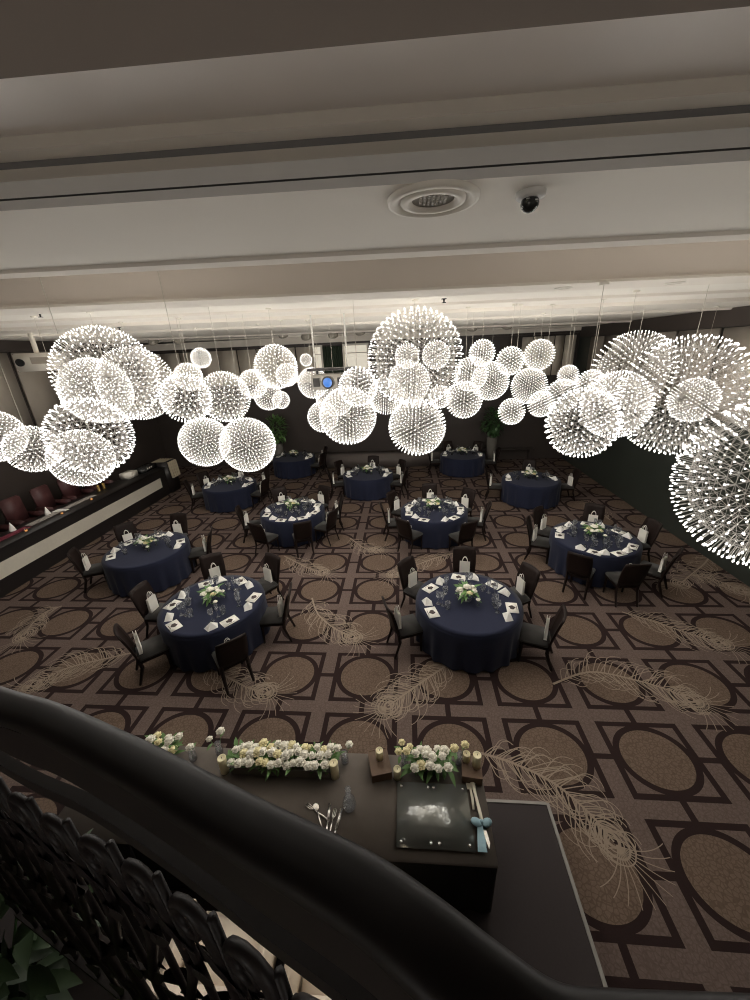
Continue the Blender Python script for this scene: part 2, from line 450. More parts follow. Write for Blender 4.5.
nm = ['first from the left corner', 'second from the left corner', 'third from the left corner', 'fourth from the left corner', 'fifth from the left corner', 'sixth from the left corner', 'seventh from the left corner', 'eighth from the left corner', 'ninth from the left corner']
for i in range(9):
    panel((-11.05+i*.86, YF-.07, 4.42), (.80, .10, 1.44), 'narrow beige panel on the far wall, '+nm[i], mt='panel_far_lit')
nm = ['beside the stage lamps', 'second of the right-hand folds', 'third of the right-hand folds', 'fourth of the right-hand folds', 'fifth of the right-hand folds']
for i in range(5):
    panel((5.0+i*.42, YF-.095, 4.36), (.40, .06, 1.5), 'folded beige screen leaf on the far wall, '+nm[i], 'folding_screen_leaf', (.32 if i % 2 else -.32), mt='panel_far_lit')
# far wall: lit windows and the dark green curtain between them
def window(n, x, w, z, hh):
    f = MB()
    for sx in (-1, 1): f.box((x+sx*(w/2+.04), YF-.06, z), (.08, .10, hh+.16))
    for sz in (-1, 1): f.box((x, YF-.06, z+sz*(hh/2+.04)), (w, .10, .08))
    f.box((x, YF-.06, z+hh*.18), (w, .05, .04))
    o = struct(f, 'window_%d' % n, M['whitebox'])
    g = MB(); g.box((x, YF-.03, z), (w, .02, hh)); q = g.build('pane', M['winglass'], o)
window(1, -3.72, .42, 4.66, .9); window(2, -2.02, .95, 4.66, .9)
mb = MB(); n = 60; vs = []; x0, x1 = -3.42, -2.62
for i in range(n+1):
    x = x0+(x1-x0)*i/n; y = YF-.10-.035*math.sin(i*.95)
    vs += [(x, y, 3.95), (x, y, 5.12)]
mb.add(vs, [(2*i, 2*i+2, 2*i+3, 2*i+1) for i in range(n)], True)
o = mb.build('curtain', M['curtain']); tag(o, 'dark green pleated curtain between two lit windows on the far wall', 'curtain')

# ------------------------------------------------------------------ stage at the far end
mb = MB(); mb.box((-1.3, 16.55, .28), (6.0, .8, .56), None, .01); o = mb.build('stage', M['stage'])
tag(o, 'low grey stage riser along the foot of the far wall', 'stage')
mb = MB(); mb.box((4.35, 16.75, .55), (2.6, .3, .05)); 
for x in (3.2, 5.5): mb.box((x, 16.75, .27), (.06, .28, .53))
o = mb.build('side_table', M['dwall']); tag(o, 'narrow dark side table before the far wall', 'side table')

# ------------------------------------------------------------------ foliage
def bush(name, loc, hpot, rad, hh, nl, mt, label, seed, cat='plant', leafL=.22):
    rng = random.Random(seed); e = empty(name, loc, 0, label, cat)
    p = MB(); p.lathe([(.02, 0), (rad*.42, 0), (rad*.55, hpot), (rad*.48, hpot), (rad*.46, hpot-.03), (.02, hpot-.03)], 20); p.build('pot', M['pot'], e)
    st = MB(); fo = MB()
    for i in range(10):
        a = rng.uniform(0, 2*PI); r = rng.uniform(.1, rad*.8); tip = (r*math.cos(a), r*math.sin(a), hpot+hh*rng.uniform(.5, .95))
        st.tube([(0, 0, hpot-.04), (tip[0]*.35, tip[1]*.35, hpot+hh*.35), tip], [.014, .010, .004], 6)
    for i in range(nl):
        while True:
            q = Vector((rng.uniform(-1, 1), rng.uniform(-1, 1), rng.uniform(-1, 1)))
            if .35 < q.length < 1: break
        c = Vector((q.x*rad, q.y*rad, hpot+hh*.55+q.z*hh*.5))
        d = (q+Vector((rng.uniform(-.6, .6), rng.uniform(-.6, .6), rng.uniform(-.4, .5)))).normalized()
        leafblade(fo, c, d, (rng.uniform(-.4, .4), rng.uniform(-.4, .4), 1), leafL*rng.uniform(.6, 1.2), leafL*.4*rng.uniform(.7, 1.2), .3)
    st.build('stem', M['leafd'], e); f = fo.build('foliage', mt, e)
    return e
bush('potted_plant', (-5.75, 16.42, 0), 1.15, .40, 1.1, 260, M['leaf'], 'bushy green potted plant on a tall stand at the far left wall', 5)
bush('potted_plant', (3.75, 16.38, 0), 1.2, .40, 1.15, 260, M['leafd'], 'bushy dark green potted plant on a tall stand right of the stage', 6)

# ------------------------------------------------------------------ chandeliers
def geodesic(n):
    bm = bmesh.new(); bmesh.ops.create_icosphere(bm, subdivisions=1, radius=1)
    V = [v.co.copy() for v in bm.verts]; FA = [[v.index for v in f.verts] for f in bm.faces]; bm.free()
    key = {}; pts = []; edges = set()
    def idx(p):
        p = p.normalized(); k = (round(p.x, 4), round(p.y, 4), round(p.z, 4))
        if k not in key: key[k] = len(pts); pts.append(p)
        return key[k]
    for a, b, c in FA:
        A, B, C = V[a], V[b], V[c]; g = {}
        for i in range(n+1):
            for j in range(n+1-i):
                g[i, j] = idx(A*(n-i-j)+B*i+C*j)
        for i in range(n):
            for j in range(n-i):
                x, y, z = g[i, j], g[i+1, j], g[i, j+1]
                for e in ((x, y), (y, z), (z, x)): edges.add(tuple(sorted(e)))
    return pts, edges
def bulb_shape(mb, p, r, L, n=5):
    p = Vector(p); d = p.normalized(); t = d.orthogonal().normalized(); q = d.cross(t)
    vs = [p-d*L*.9]
    for k, (h_, w) in enumerate(((-.15, .75), (.45, 1.0))):
        vs += [p+d*(L*h_)+(t*math.cos(2*PI*i/n)+q*math.sin(2*PI*i/n))*r*w for i in range(n)]
    vs.append(p+d*L)
    fs = []
    for i in range(n):
        j = (i+1) % n
        fs += [(0, 1+j, 1+i), (1+i, 1+j, 1+n+j, 1+n+i), (1+n+i, 1+n+j, 1+2*n)]
    mb.add(vs, fs, True)
FREQ = {.215: 5, .305: 6, .445: 8, .635: 8, .815: 10}
BR = {.215: .0064, .305: .0066, .445: .0074, .635: .0080, .815: .0115}
LAMP = {}
def lamp_meshes(R):
    if R in LAMP: return LAMP[R]
    pts, edges = geodesic(FREQ[R]); rot = Euler((.35, .5, .2)).to_matrix(); pts = [rot @ p for p in pts]
    cg = MB(); ri = R*.84
    for a, b in edges: cg.prism(pts[a]*ri, pts[b]*ri, .0014+.001*R, None, 3, False, False)
    for p in pts: cg.prism(p*ri, p*(R*.985), .0024+.0016*R, None, 3, False, False)
    cg.blob((0, 0, 0), R*.07, 10, 8)
    cg.prism((0, 0, 0), (0, 0, R*.99), .006, None, 6)
    me = cg.mesh('chandelier_cage', M['cage'])
    bl = MB()
    for p in pts: bulb_shape(bl, p*R, BR[R], BR[R]*2.2)
    mall = bl.mesh('chandelier_bulbs', M['bulb'])
    one = MB(); bulb_shape(one, Vector((0, 0, R)), BR[R], BR[R]*2.2)
    mone = one.mesh('chandelier_bulb', M['bulb'])
    LAMP[R] = (pts, me, mall, mone); return LAMP[R]
def part(name, me, parent, kind=None):
    o = bpy.data.objects.new(name, me); COL.objects.link(o); o.parent = parent
    if kind: o['kind'] = kind
    return o
SPH = [(-6, 436, 30, .445, 'globe chandelier cut by the left edge of the view above the long counter'),
 (33, 449, 26, .305, 'small globe chandelier over the burgundy chairs, beside the edge-cut globe'),
 (108, 376, 51, .635, 'largest open-work globe chandelier of the left cluster, reaching the ceiling'),
 (137, 384, 38, .635, 'globe chandelier behind the right half of the largest left globe'),
 (97, 391, 35, .815, 'dense globe chandelier behind the left half of the largest left globe'),
 (91, 436, 41, .305, 'globe chandelier right below the largest open-work globe on the left'),
 (82, 458, 31, .445, 'lowest globe chandelier of the left cluster, above the burgundy chairs'),
 (201, 358, 10, .215, 'tiny globe chandelier alone just under the ceiling left of centre'),
 (188.5, 377, 14, .215, 'small globe chandelier atop the pair of lilac-white globes left of centre'),
 (186, 398, 25, .215, 'fine-meshed globe chandelier, left one of the lilac-white pair'),
 (225, 397, 25, .305, 'fine-meshed globe chandelier, right one of the lilac-white pair'),
 (205, 442, 25, .445, 'low globe chandelier over the third row table, left of two side by side'),
 (248, 445, 27, .445, 'low globe chandelier over the third row table, right of two side by side'),
 (253, 384, 14, .215, 'small globe chandelier half hidden between the lilac-white pair and its right neighbour'),
 (276, 367, 21.5, .305, 'medium globe chandelier high up just left of the lit windows'),
 (287, 375, 11, .215, 'small globe chandelier inside the outline of the globe left of the windows'),
 (268, 396, 14, .305, 'small globe chandelier right above the green potted plant'),
 (281, 400, 8.5, .215, 'tiny globe chandelier touching the one above the green potted plant'),
 (306, 360, 6, .215, 'tiniest globe chandelier, next to the narrow lit window'),
 (313, 383, 15, .305, 'small globe chandelier at the left end of the hanging projector'),
 (348, 416, 28, .445, 'big globe chandelier right below the hanging projector'),
 (323, 417, 15, .305, 'small globe chandelier peeking out left of the globe below the projector'),
 (358, 387, 19, .215, 'small globe chandelier at the right end of the hanging projector'),
 (335, 397, 19, .445, 'globe chandelier just behind and beneath the hanging projector'),
 (415, 359, 48, .635, 'largest open-work globe chandelier at the middle, reaching the ceiling'),
 (409, 382, 21, .445, 'dense globe chandelier seen through the large middle globe, central one'),
 (436, 355, 14, .305, 'small globe chandelier seen through the upper right of the large middle globe'),
 (386, 396, 18, .445, 'globe chandelier seen through the lower left of the large middle globe'),
 (417, 427, 28, .445, 'bright globe chandelier hanging lowest, right below the large middle globe'),
 (440, 397, 11, .215, 'small globe chandelier at the lower right rim of the large middle globe'),
 (407, 356, 12, .215, 'small globe chandelier seen at the heart of the large middle globe'),
 (482, 353, 13, .215, 'small round chandelier topmost in the cluster right of the middle globe'),
 (471, 374, 17, .305, 'pinkish white globe chandelier left in the cluster right of the middle globe'),
 (490, 381, 19, .445, 'globe chandelier farthest back in the cluster right of the middle globe'),
 (464, 400, 18, .305, 'globe chandelier lowest in the cluster right of the middle globe'),
 (510, 361, 14, .215, 'small globe chandelier on a visible cord, left of two right of centre'),
 (539, 355, 15.5, .305, 'crisp dotted globe chandelier just left of the folded beige screen'),
 (529, 386, 18, .445, 'globe chandelier below the crisp dotted globe right of centre'),
 (511.5, 411.5, 13, .215, 'small globe chandelier alone low, beside the dark green potted plant'),
 (568, 375.5, 10.5, .215, 'tiny globe chandelier in front of the folded beige screen'),
 (541, 404, 13, .215, 'small globe chandelier touching the left rim of the low right globe'),
 (582, 423, 36, .305, 'low bright globe chandelier above the far right round table'),
 (562, 396, 17, .305, 'small globe chandelier rising behind the low bright right globe'),
 (590, 385, 15, .215, 'small globe chandelier between the folded screen and the big right globes'),
 (632, 371, 41, .635, 'large globe chandelier at the upper left of the right-hand cluster'),
 (615, 405, 35, .445, 'globe chandelier in front between the low bright globe and the open-work one'),
 (681, 397, 65, .635, 'biggest open-work globe chandelier before the right wall panels'),
 (693, 400, 24, .445, 'globe chandelier seen through the biggest open-work globe on the right'),
 (783, 484, 88, .635, 'nearest globe chandelier, cut by the right edge of the view')]
DETAIL = {2, 3, 5, 24, 41, 44, 46, 48}
for k, (x, y, r, R, lab) in enumerate(SPH):
    r *= ray(x, y).length**-.5 if x < 750 else 1
    d = 375.54*R/r; P = CAM+ray(x, y)*d
    pts, mcage, mall, mone = lamp_meshes(R)
    e = empty('globe_chandelier', P, 0, lab, 'chandelier', 'hanging globe chandeliers')
    part('cage', mcage, e)
    if k in DETAIL:
        view = (CAM-P).normalized()
        order = sorted(range(len(pts)), key=lambda i: -pts[i].dot(view))
        for i in order[:100]:
            o = part('light_bulb', mone, e)
            o.rotation_mode = 'QUATERNION'; o.rotation_quaternion = Vector((0, 0, 1)).rotation_difference(pts[i])
        rest = MB()
        for i in order[100:]: bulb_shape(rest, pts[i]*R, BR[R], BR[R]*2.2)
        o = rest.build('light_bulbs', M['bulb'], e); o['kind'] = 'stuff'
    else:
        part('light_bulbs', mall, e, 'stuff')
    # suspension cord and its ceiling rose
    zc = (.60 if P.y > 4.1 else (.452 if P.y > 3.55 else .73))+TILT*P.x+H-P.z
    if P.y > 16: zc = .3+H-P.z
    cb = MB(); cb.prism((0, 0, R*.9), (0, 0, zc-.015), .0026, None, 5); CORD = cb.build('suspension_cord', M['cord'], e)
    cb = MB(); cb.lathe([(.035, zc-.022), (.04, zc-.018), (.04, zc)], 12); cb.build('ceiling_rose', M['whitebox'], CORD)

# ------------------------------------------------------------------ ceiling fittings
def on_ceiling(x, y, z): return fl(x, y, H+z)
P = on_ceiling(433, 198, .441); zz = zt(.441, P.x)
e = empty('ceiling_diffuser', (P.x, P.y, zz), 0, 'round white air diffuser with a mesh centre on the near ceiling beam', 'air diffuser')
a = MB(); a.lathe([(.145, 0), (.143, -.012), (.125, -.016), (.118, -.006), (.104, -.004)], 40, None, False); a.build('outer_ring', M['whitebox'], e)
a = MB(); a.lathe([(.104, -.003), (.100, -.013), (.080, -.015), (.074, -.006), (.066, -.004)], 40, None, False); a.build('inner_ring', M['whitebox'], e)
a = MB()
for i in range(-4, 5):
    for j in range(-4, 5):
        if i*i+j*j <= 14: a.box((i*.013, j*.013, -.004), (.0075, .0075, .005))
a.build('mesh_centre', M['speaker'], e)
a = MB(); a.lathe([(.001, -.0015), (.104, -.0015)], 40, None, False); a.build('back_plate', M['speaker'], e)
P = on_ceiling(531, 190, .441)
e = empty('security_camera', (P.x, P.y, zt(.441, P.x)), 0, 'small grey dome security camera on the near ceiling beam', 'security camera')
a = MB(); a.lathe([(.045, 0), (.045, -.012), (.038, -.018), (.001, -.018)], 24); a.build('mount', M['greyband'], e)
a = MB(); a.blob((0, 0, -.030), (.028, .028, .024), 16, 10); a.build('dome', M['domeglass'], e)
a = MB(); a.box((.012, -.02, -.028), (.012, .012, .010), None, .002); a.box((-.012, -.022, -.024), (.012, .010, .008), None, .002); a.build('sensor', M['chrome'], e)
SPK = [(283, 334), (306, 336), (333, 334), (360, 331), (472, 327), (507, 325), (153, 341), (179, 340)]
wh = ['leftmost of the four before the lit windows', 'second of the four before the lit windows', 'third of the four before the lit windows', 'rightmost of the four before the lit windows',
      'right of the large middle globe', 'above the cluster right of centre', 'above the left cluster, first of two', 'above the left cluster, second of two']
for (x, y), w in zip(SPK, wh):
    P = aty(x, y, 13.4)
    e = empty('ceiling_spotlight', (P.x, P.y, zt(.60, P.x)), 0, 'round grey ceiling spotlight, '+w, 'spotlight', 'round ceiling spotlights')
    dz = P.z-zt(.60, P.x)
    a = MB(); a.prism((0, 0, 0), (0, 0, dz), .03, None, 10); a.build('stem', M['speaker'], e)
    a = MB(); T = Matrix.Translation((0, 0, dz)) @ Matrix.Rotation(.6, 4, 'X'); a.lathe([(.02, .10), (.11, .09), (.17, .0), (.17, -.06), (.14, -.06), (.13, -.03), (.01, -.03)], 20, T); a.build('shade', M['speaker'], e)
for (x, y, w) in ((41, 318, 'above the left cluster'), (444, 298, 'near the large middle globe'), (120, 331, 'close to the left spotlights')):
    P = on_ceiling(x, y, .60)
    if P.y < 4.1: P = on_ceiling(x, y, .452); z0 = .452
    else: z0 = .60
    e = empty('fire_sprinkler', (P.x, P.y, zt(z0, P.x)), 0, 'small dark fire sprinkler on the ceiling '+w, 'sprinkler')
    a = MB(); a.lathe([(.035, 0), (.035, -.008), (.012, -.012), (.010, -.04), (.03, -.045), (.03, -.05), (.001, -.05)], 12); a.build('sprinkler_head', M['domeglass'], e)
for (x, y, w) in ((645, 287, 'right of the crisp dotted globe'), (540, 295, 'above the clusters right of centre'), (716, 287, 'near the right wall')):
    P = on_ceiling(x, y, .452)
    P = Vector((P.x, 3.80, 0))
    e = empty('recessed_downlight', (P.x, P.y, zt(.452, P.x)), 0, 'flat white recessed downlight on the second beam '+w, 'downlight')
    a = MB(); a.lathe([(.075, 0), (.073, -.006), (.055, -.008), (.05, -.002)], 24, None, False); a.build('ring', M['whitebox'], e)
    a = MB(); a.lathe([(.001, -.002), (.05, -.002)], 24, None, False); a.build('diffuser', M['ceil'], e)

# hanging projector
P = aty(332, 381, 7.0)
e = empty('hanging_projector', P, -.05, 'grey hanging projector with a blue lens amid the globe chandeliers', 'projector')
a = MB(); a.box((0, 0, 0), (.48, .38, .19), None, .02); a.build('body', M['projw'], e)
a = MB(); a.prism((0, -.19, 0), (0, -.26, 0), .080, None, 24); LB = a.build('lens_barrel', M['domeglass'], e)
a = MB(); a.blob((0, -.255, 0), (.062, .02, .062), 16, 8); a.build('lens', M['lens'], LB)
for s in (-1, 1):
    a = MB(); a.box((s*.165, -.193, 0), (.09, .012, .11))
    a.build('vent', M['grille'], e)
a = MB(); a.box((0, .02, .155), (.60, .32, .03)); a.build('mount_plate', M['counter'], e)
zc = zt(.60, P.x)-P.z; SC_ = 1.32; e.scale = (SC_, SC_, SC_)
for s in (-1, 1):
    a = MB(); a.prism((s*.22, .02, .165), (s*.22, .02, zc/SC_), .011, None, 8); a.build('mount_pole', M['cable'], e)
    a = MB(); a.box((s*.20, .02, .118), (.03, .03, .06)); a.build('bracket', M['counter'], e)
# white ceiling unit near the left wall
P = aty(40, 362, 8.6)
e = empty('ceiling_projector', P, .35, 'white box projector on a bracket near the left wall', 'projector')
a = MB(); a.box((0, 0, 0), (.75, .52, .38), None, .03); a.build('body', M['whitebox'], e)
a = MB(); a.prism((-.25, -.255, .0), (-.25, -.30, .0), .08, None, 16); a.build('lens', M['domeglass'], e)
a = MB(); a.box((.12, -.262, .03), (.34, .01, .14)); a.build('front_plate', M['panel'], e)
zc = zt(.60, P.x)-P.z
a = MB(); a.prism((0, 0, .18), (0, 0, zc), .05, None, 10); a.build('mount_pole', M['whitebox'], e)

# ------------------------------------------------------------------ dining chair
def make_chair(name, seatm, framem, label, cat):
    e = empty(name, (0, 0, 0), 0, label, cat)           # faces -y local is towards the table; back at +y
    a = MB(); a.box((0, 0, .455), (.46, .44, .07), None, .022); a.build('seat', seatm, e)
    a = MB(); a.box((0, .0, .405), (.43, .41, .05)); a.build('seat_frame', framem, e)
    a = MB(); n = 7; vs = []; fs = []
    for side in (0, 1):
        for k in range(n+1):
            t = k/n; z = .47+.54*t; y = .20+.10*t+.035*t*t; w = .215+.02*math.sin(t*PI*.9)
            for i in range(7):
                u = -1+2*i/6; vs.append((u*w, y+.03*(1-u*u)+(.034 if side else 0), z-(.012*u*u if k == n else 0)))
    per = 7*(n+1)
    for k in range(n):
        for i in range(6):
            q = k*7+i; fs += [(q, q+1, q+8, q+7), (per+q+7, per+q+8, per+q+1, per+q)]
    for k in range(n):
        q = k*7; fs += [(q, q+7, per+q+7, per+q)]; q = k*7+6; fs += [(q+7, q, per+q, per+q+7)]
    for i in range(6):
        q = n*7+i; fs.append((q, q+1, per+q+1, per+q)); q = i; fs.append((q+1, q, per+q, per+q+1))
    a.add(vs, fs, True); a.build('backrest', framem, e)
    for s in (-1, 1):
        a = MB(); a.bar((s*.19, -.18, .43), (s*.19, -.19, 0), .042, .028); a.build('leg', framem, e)
        a = MB(); a.bar((s*.19, .22, .50), (s*.20, .20, .30), .042, .04); a.bar((s*.20, .20, .30), (s*.205, .30, 0), .04, .028); a.build('leg', framem, e)
    return e
CHAIR = Source(make_chair('dining_chair', M['seat'], M['wood'], 'x', 'chair'))
def make_bag():
    e = empty('gift_bag', (0, 0, 0), 0, 'x', 'gift bag')
    a = MB(); w, d, h_ = .085, .045, .21
    vs = [(-w, -d, 0), (w, -d, 0), (w, d, 0), (-w, d, 0), (-w, -d*.8, h_), (w, -d*.8, h_), (w, d*.8, h_), (-w, d*.8, h_), (-w*.94, 0, h_*.5), (w*.94, 0, h_*.5)]
    fs = [(3, 2, 1, 0), (0, 1, 5, 4), (2, 3, 7, 6), (1, 2, 9), (2, 6, 9), (6, 5, 9), (5, 1, 9), (3, 0, 8), (0, 4, 8), (4, 7, 8), (7, 3, 8)]
    a.add(vs, fs); a.build('paper_bag', M['white'], e)
    for s in (-1, 1):
        a = MB(); a.tube([(.045*math.cos(t), s*d*.78, h_-.02+.10*math.sin(t)) for t in [PI*i/12 for i in range(13)]], .005, 6); a.build('handle', M['white'], e)
    return e
BG_ = make_bag(); BG_.scale = (1.2, .55, 1.36); BAG = Source(BG_)
# place settings
def make_card():
    e = empty('menu_card', (0, 0, 0), 0, 'x', 'menu card')
    a = MB(); a.box((0, 0, .005), (.27, .19, .010), None, .003); a.build('plate', M['white'], e)
    b = MB(); b.add([(-.055+.11*(math.cos(2*PI*i/14)*.5+.5), .048*math.sin(2*PI*i/14)*(1+.3*math.sin(i*2.1)), .0118) for i in range(14)], [list(range(14))])
    b.box((0, .072, .0112), (.12, .008, .001)); b.build('printed_motif', M['ink'], e)
    return e
CARD = Source(make_card())
def make_napkin():
    a = MB()
    vs = [(-.11, -.06, 0), (.11, -.06, 0), (.08, .07, 0), (-.08, .07, 0), (0, .01, .12), (-.02, -.075, .03), (.05, .045, .05)]
    a.add(vs, [(0, 5, 4), (5, 1, 4), (1, 6, 4), (6, 2, 4), (2, 3, 4), (3, 0, 4), (1, 2, 6), (0, 1, 5), (3, 2, 1, 0)])
    return tag(a.build('folded_napkin', M['cloth_w']), 'x', 'napkin')
NAP = Source(make_napkin())
def glass_mesh(kind):
    a = MB()
    if kind == 'wine_glass': pr = [(.001, 0), (.036, 0), (.036, .004), (.006, .010), (.005, .085), (.030, .105), (.040, .14), (.034, .19), (.032, .19), (.037, .14), (.027, .108), (.001, .095)]
    elif kind == 'champagne_flute': pr = [(.001, 0), (.032, 0), (.032, .004), (.005, .010), (.004, .09), (.022, .12), (.026, .17), (.022, .225), (.020, .225), (.023, .17), (.018, .122), (.001, .10)]
    else: pr = [(.001, 0), (.034, 0), (.040, .11), (.038, .11), (.032, .006), (.001, .006)]
    a.lathe([(r_*1.25, z_*1.2) for r_, z_ in pr], 14, None, False)
    return tag(a.build(kind, M['glass']), 'x', 'glass')
GLS = [(k, Source(glass_mesh(k))) for k in ('wine_glass', 'champagne_flute', 'water_tumbler')]
def rose(mb, c, r, seed=0):
    rng = random.Random(seed); c = Vector(c)
    mb.blob(c, (r*.55, r*.55, r*.6), 8, 6)
    for ring, (rr, nn, tilt) in enumerate(((.55, 4, .3), (.8, 5, .75), (1.0, 6, 1.1))):
        for i in range(nn):
            a = 2*PI*i/nn+ring*.6+rng.uniform(-.1, .1)
            T = Matrix.Rotation(a, 4, 'Z') @ Matrix.Translation((r*rr*.55, 0, -r*.1*ring)) @ Matrix.Rotation(tilt, 4, 'Y')
            mb.blob(c, (r*.14, r*.42, r*.5), 6, 5, T)
def make_centre():
    e = empty('floral_centrepiece', (0, 0, 0), 0, 'x', 'flowers'); rng = random.Random(4)
    a = MB(); a.lathe([(.001, 0), (.06, 0), (.075, .10), (.065, .12), (.062, .12), (.068, .10), (.055, .008), (.001, .008)], 16, None, False); a.build('glass_vase', M['glass'], e)
    f = MB()
    for i in range(40):
        an = rng.uniform(0, 2*PI); r = rng.uniform(.02, .12)
        leafblade(f, (r*math.cos(an)*.5, r*math.sin(an)*.5, .10+rng.uniform(0, .06)), (math.cos(an), math.sin(an), rng.uniform(-.1, .9)), (0, 0, 1), rng.uniform(.08, .15), .04, .4)
    f.build('greenery', M['leaf'], e)
    for i in range(8):
        an = 2*PI*i/7; r = .085 if i < 7 else 0
        g = MB(); rose(g, (r*math.cos(an), r*math.sin(an), .155+(.05 if i == 7 else rng.uniform(-.02, .02))), rng.uniform(.042, .055), i); g.build('rose', M['petal'] if i % 3 else M['petal_y'], e)
    return e
CT_ = make_centre(); CT_.scale = (1.4, 1.4, 1.3); CENT = Source(CT_)
def make_vase():
    e = empty('bud_vase', (0, 0, 0), 0, 'x', 'vase')
    a = MB(); a.lathe([(.001, 0), (.03, 0), (.035, .03), (.014, .075), (.016, .10), (.013, .10), (.011, .075), (.03, .03), (.001, .006)], 12, None, False); a.build('glass_body', M['glass'], e)
    g = MB(); rose(g, (0, 0, .135), .042, 3); g.build('bloom', M['petal'], e)
    g = MB(); g.prism((0, 0, .01), (0, 0, .12), .003, None, 5); leafblade(g, (0, 0, .09), (1, .3, .5), (0, 0, 1), .08, .03); leafblade(g, (0, 0, .09), (-.7, .6, .4), (0, 0, 1), .08, .03); g.build('stem', M['leaf'], e)
    return e
VASE = Source(make_vase())
# ------------------------------------------------------------------ round tables
def cloth_mesh():
    a = MB(); n = 144; vs = []; fs = []; Rt = .895
    rings = [(0.0, .745), (.4, .745), (.8, .745), (.90, .745), (Rt, .742), (Rt+.010, .730), (Rt+.016, .69), (None, .55), (None, .40), (None, .22), (None, .04)]
    for k, (r, z) in enumerate(rings):
        for i in range(n):
            an = 2*PI*i/n
            if r is None:
                t = (.69-z)/.65
                fold = math.sin(an*19+.7*math.sin(an*3))*.6+math.sin(an*31+1.3)*.25
                rr = Rt+.014-.005*t+t*.040*fold
            else: rr = max(r, .001)
            vs.append((rr*math.cos(an), rr*math.sin(an), z))
    for k in range(len(rings)-1):
        fs += [(k*n+i, k*n+(i+1) % n, (k+1)*n+(i+1) % n, (k+1)*n+i) for i in range(n)]
    fs = [f[::-1] for f in fs]
    a.add(vs, fs, True); return a
def make_table():
    e = empty('banquet_table', (0, 0, 0), 0, 'x', 'table')
    cloth_mesh().build('tablecloth', M['navy'], e)
    a = MB(); a.lathe([(.001, .70), (.85, .70), (.87, .715), (.87, .735), (.001, .735)], 40); a.build('tabletop', M['wood'], e)
    a = MB(); a.lathe([(.001, 0), (.32, 0), (.30, .03), (.07, .08), (.06, .60), (.20, .70), (.001, .70)], 24); a.build('pedestal', M['wood'], e)
    return e
TABLE = Source(make_table())
TABLES = [
 ('front left table', (213, 603), [175, -132, -54, 2, 60, 115], 'FL'),
 ('front right table', (468, 601), [139, -164, 84, 30, -26], 'FR'),
 ('table beside the long counter', (147, 549), [-159, 145, 91, 19], 'L'),
 ('table nearest the right wall', (594.5, 538), [127, 160, 67, 14, -46, -125, -88], 'R'),
 ('second row left table', (292.5, 510), [-163, 122, 62, 14, -26, -110, -64], 'ML'),
 ('second row right table', (434, 510), [91, 147, -172, 39, -8, -126, -60], 'MC'),
 ('table by the counter end', (229.5, 484), [-165, 155, 95, 40, -10], 'LB'),
 ('third row middle table', (368, 473.5), [-168, 145, 87, 30, -15], 'MB'),
 ('third row right table', (531, 479), [171, 76, 2], 'RB'),
 ('rear table by the green plant', (294, 457), [160, 25, -15], 'BB'),
 ('rear table before the stage', (462.5, 454.5), [175, 110, 55, -8], 'FB')]
TL = {'FL': 'front table left of the aisle, six chairs around it', 'FR': 'front table right of the aisle, five chairs around it',
      'L': 'table standing beside the long counter with the cream stripe', 'R': 'table standing nearest the dark right wall',
      'ML': 'table in the second row, left of the aisle', 'MC': 'table in the second row, right of the aisle',
      'LB': 'table below two low globes, by the far end of the counter', 'MB': 'table in the middle of the third row, before the stage',
      'RB': 'table in the third row, right of the aisle', 'BB': 'dim table in the rear below the green potted plant', 'FB': 'rear table just right of the stage riser'}
def clock(a): 
    h_ = round(((90-a) % 360)/30) % 12
    return ["twelve", "one", "two", "three", "four", "five", "six", "seven", "eight", "nine", "ten", "eleven"][h_]+" o'clock"
rng = random.Random(21)
for tname, (px, py), angs, key in TABLES:
    C = fl(px, py, .74); C.z = 0
    rz = rng.uniform(0, 6.28)
    TABLE.place((C.x, C.y, 0), rz, 'round navy-clothed '+TL[key], 'table', 'round banquet tables')
    used = set()
    for a in angs:
        ar = math.radians(a); ck = clock(a)
        if ck in used: ck = 'just past '+ck
        used.add(ck)
        u = Vector((math.cos(ar), math.sin(ar), 0)); t = Vector((-u.y, u.x, 0))
        D = (1.17 if -115 < a < -40 else 1.09)+rng.uniform(-.02, .04); jit = rng.uniform(-.10, .10)
        p = C+u*D
        CHAIR.place((p.x, p.y, 0), ar-PI/2+jit, 'dark wood dining chair at %s, %s' % (ck, tname), 'chair', 'dining chairs at the round tables')
        bx = C+u*(D+.155); BAG.place((bx.x, bx.y, .492), ar-PI/2+jit+rng.uniform(-.2, .2), 'white gift bag at %s, %s' % (ck, tname), 'gift bag', 'white gift bags on the chairs')
        q = C+u*.71+t*.14; CARD.place((q.x, q.y, .7455), ar-PI/2+rng.uniform(-.35, .35), 'white menu card at %s, %s' % (ck, tname), 'menu card', 'menu cards on the round tables')
        q = C+u*.70-t*.14; NAP.place((q.x, q.y, .7455), ar-PI/2+rng.uniform(-.5, .5), 'white folded napkin at %s, %s' % (ck, tname), 'napkin', 'folded napkins on the round tables')
        for j, (kind, src) in enumerate(GLS):
            q = C+u*(.52-.05*j)+t*(-.08+.09*j+rng.uniform(-.02, .02))
            src.place((q.x, q.y, .7455), 0, 'clear %s at %s, %s' % (kind.replace('_', ' '), ck, tname), 'glass', 'glasses on the round tables')
    CENT.place((C.x-.02, C.y+.04, .7455), rng.uniform(0, 6), 'white rose centrepiece in glass on the '+tname, 'flowers', 'rose centrepieces')
    for j, (dx, dy, w) in enumerate(((-.17, .10, 'left of'), (.14, -.14, 'in front of'), (.13, .17, 'behind'))):
        VASE.place((C.x+dx, C.y+dy, .7455), rng.uniform(0, 6), 'small bud vase %s the roses, %s' % (w, tname), 'vase', 'bud vases on the round tables')

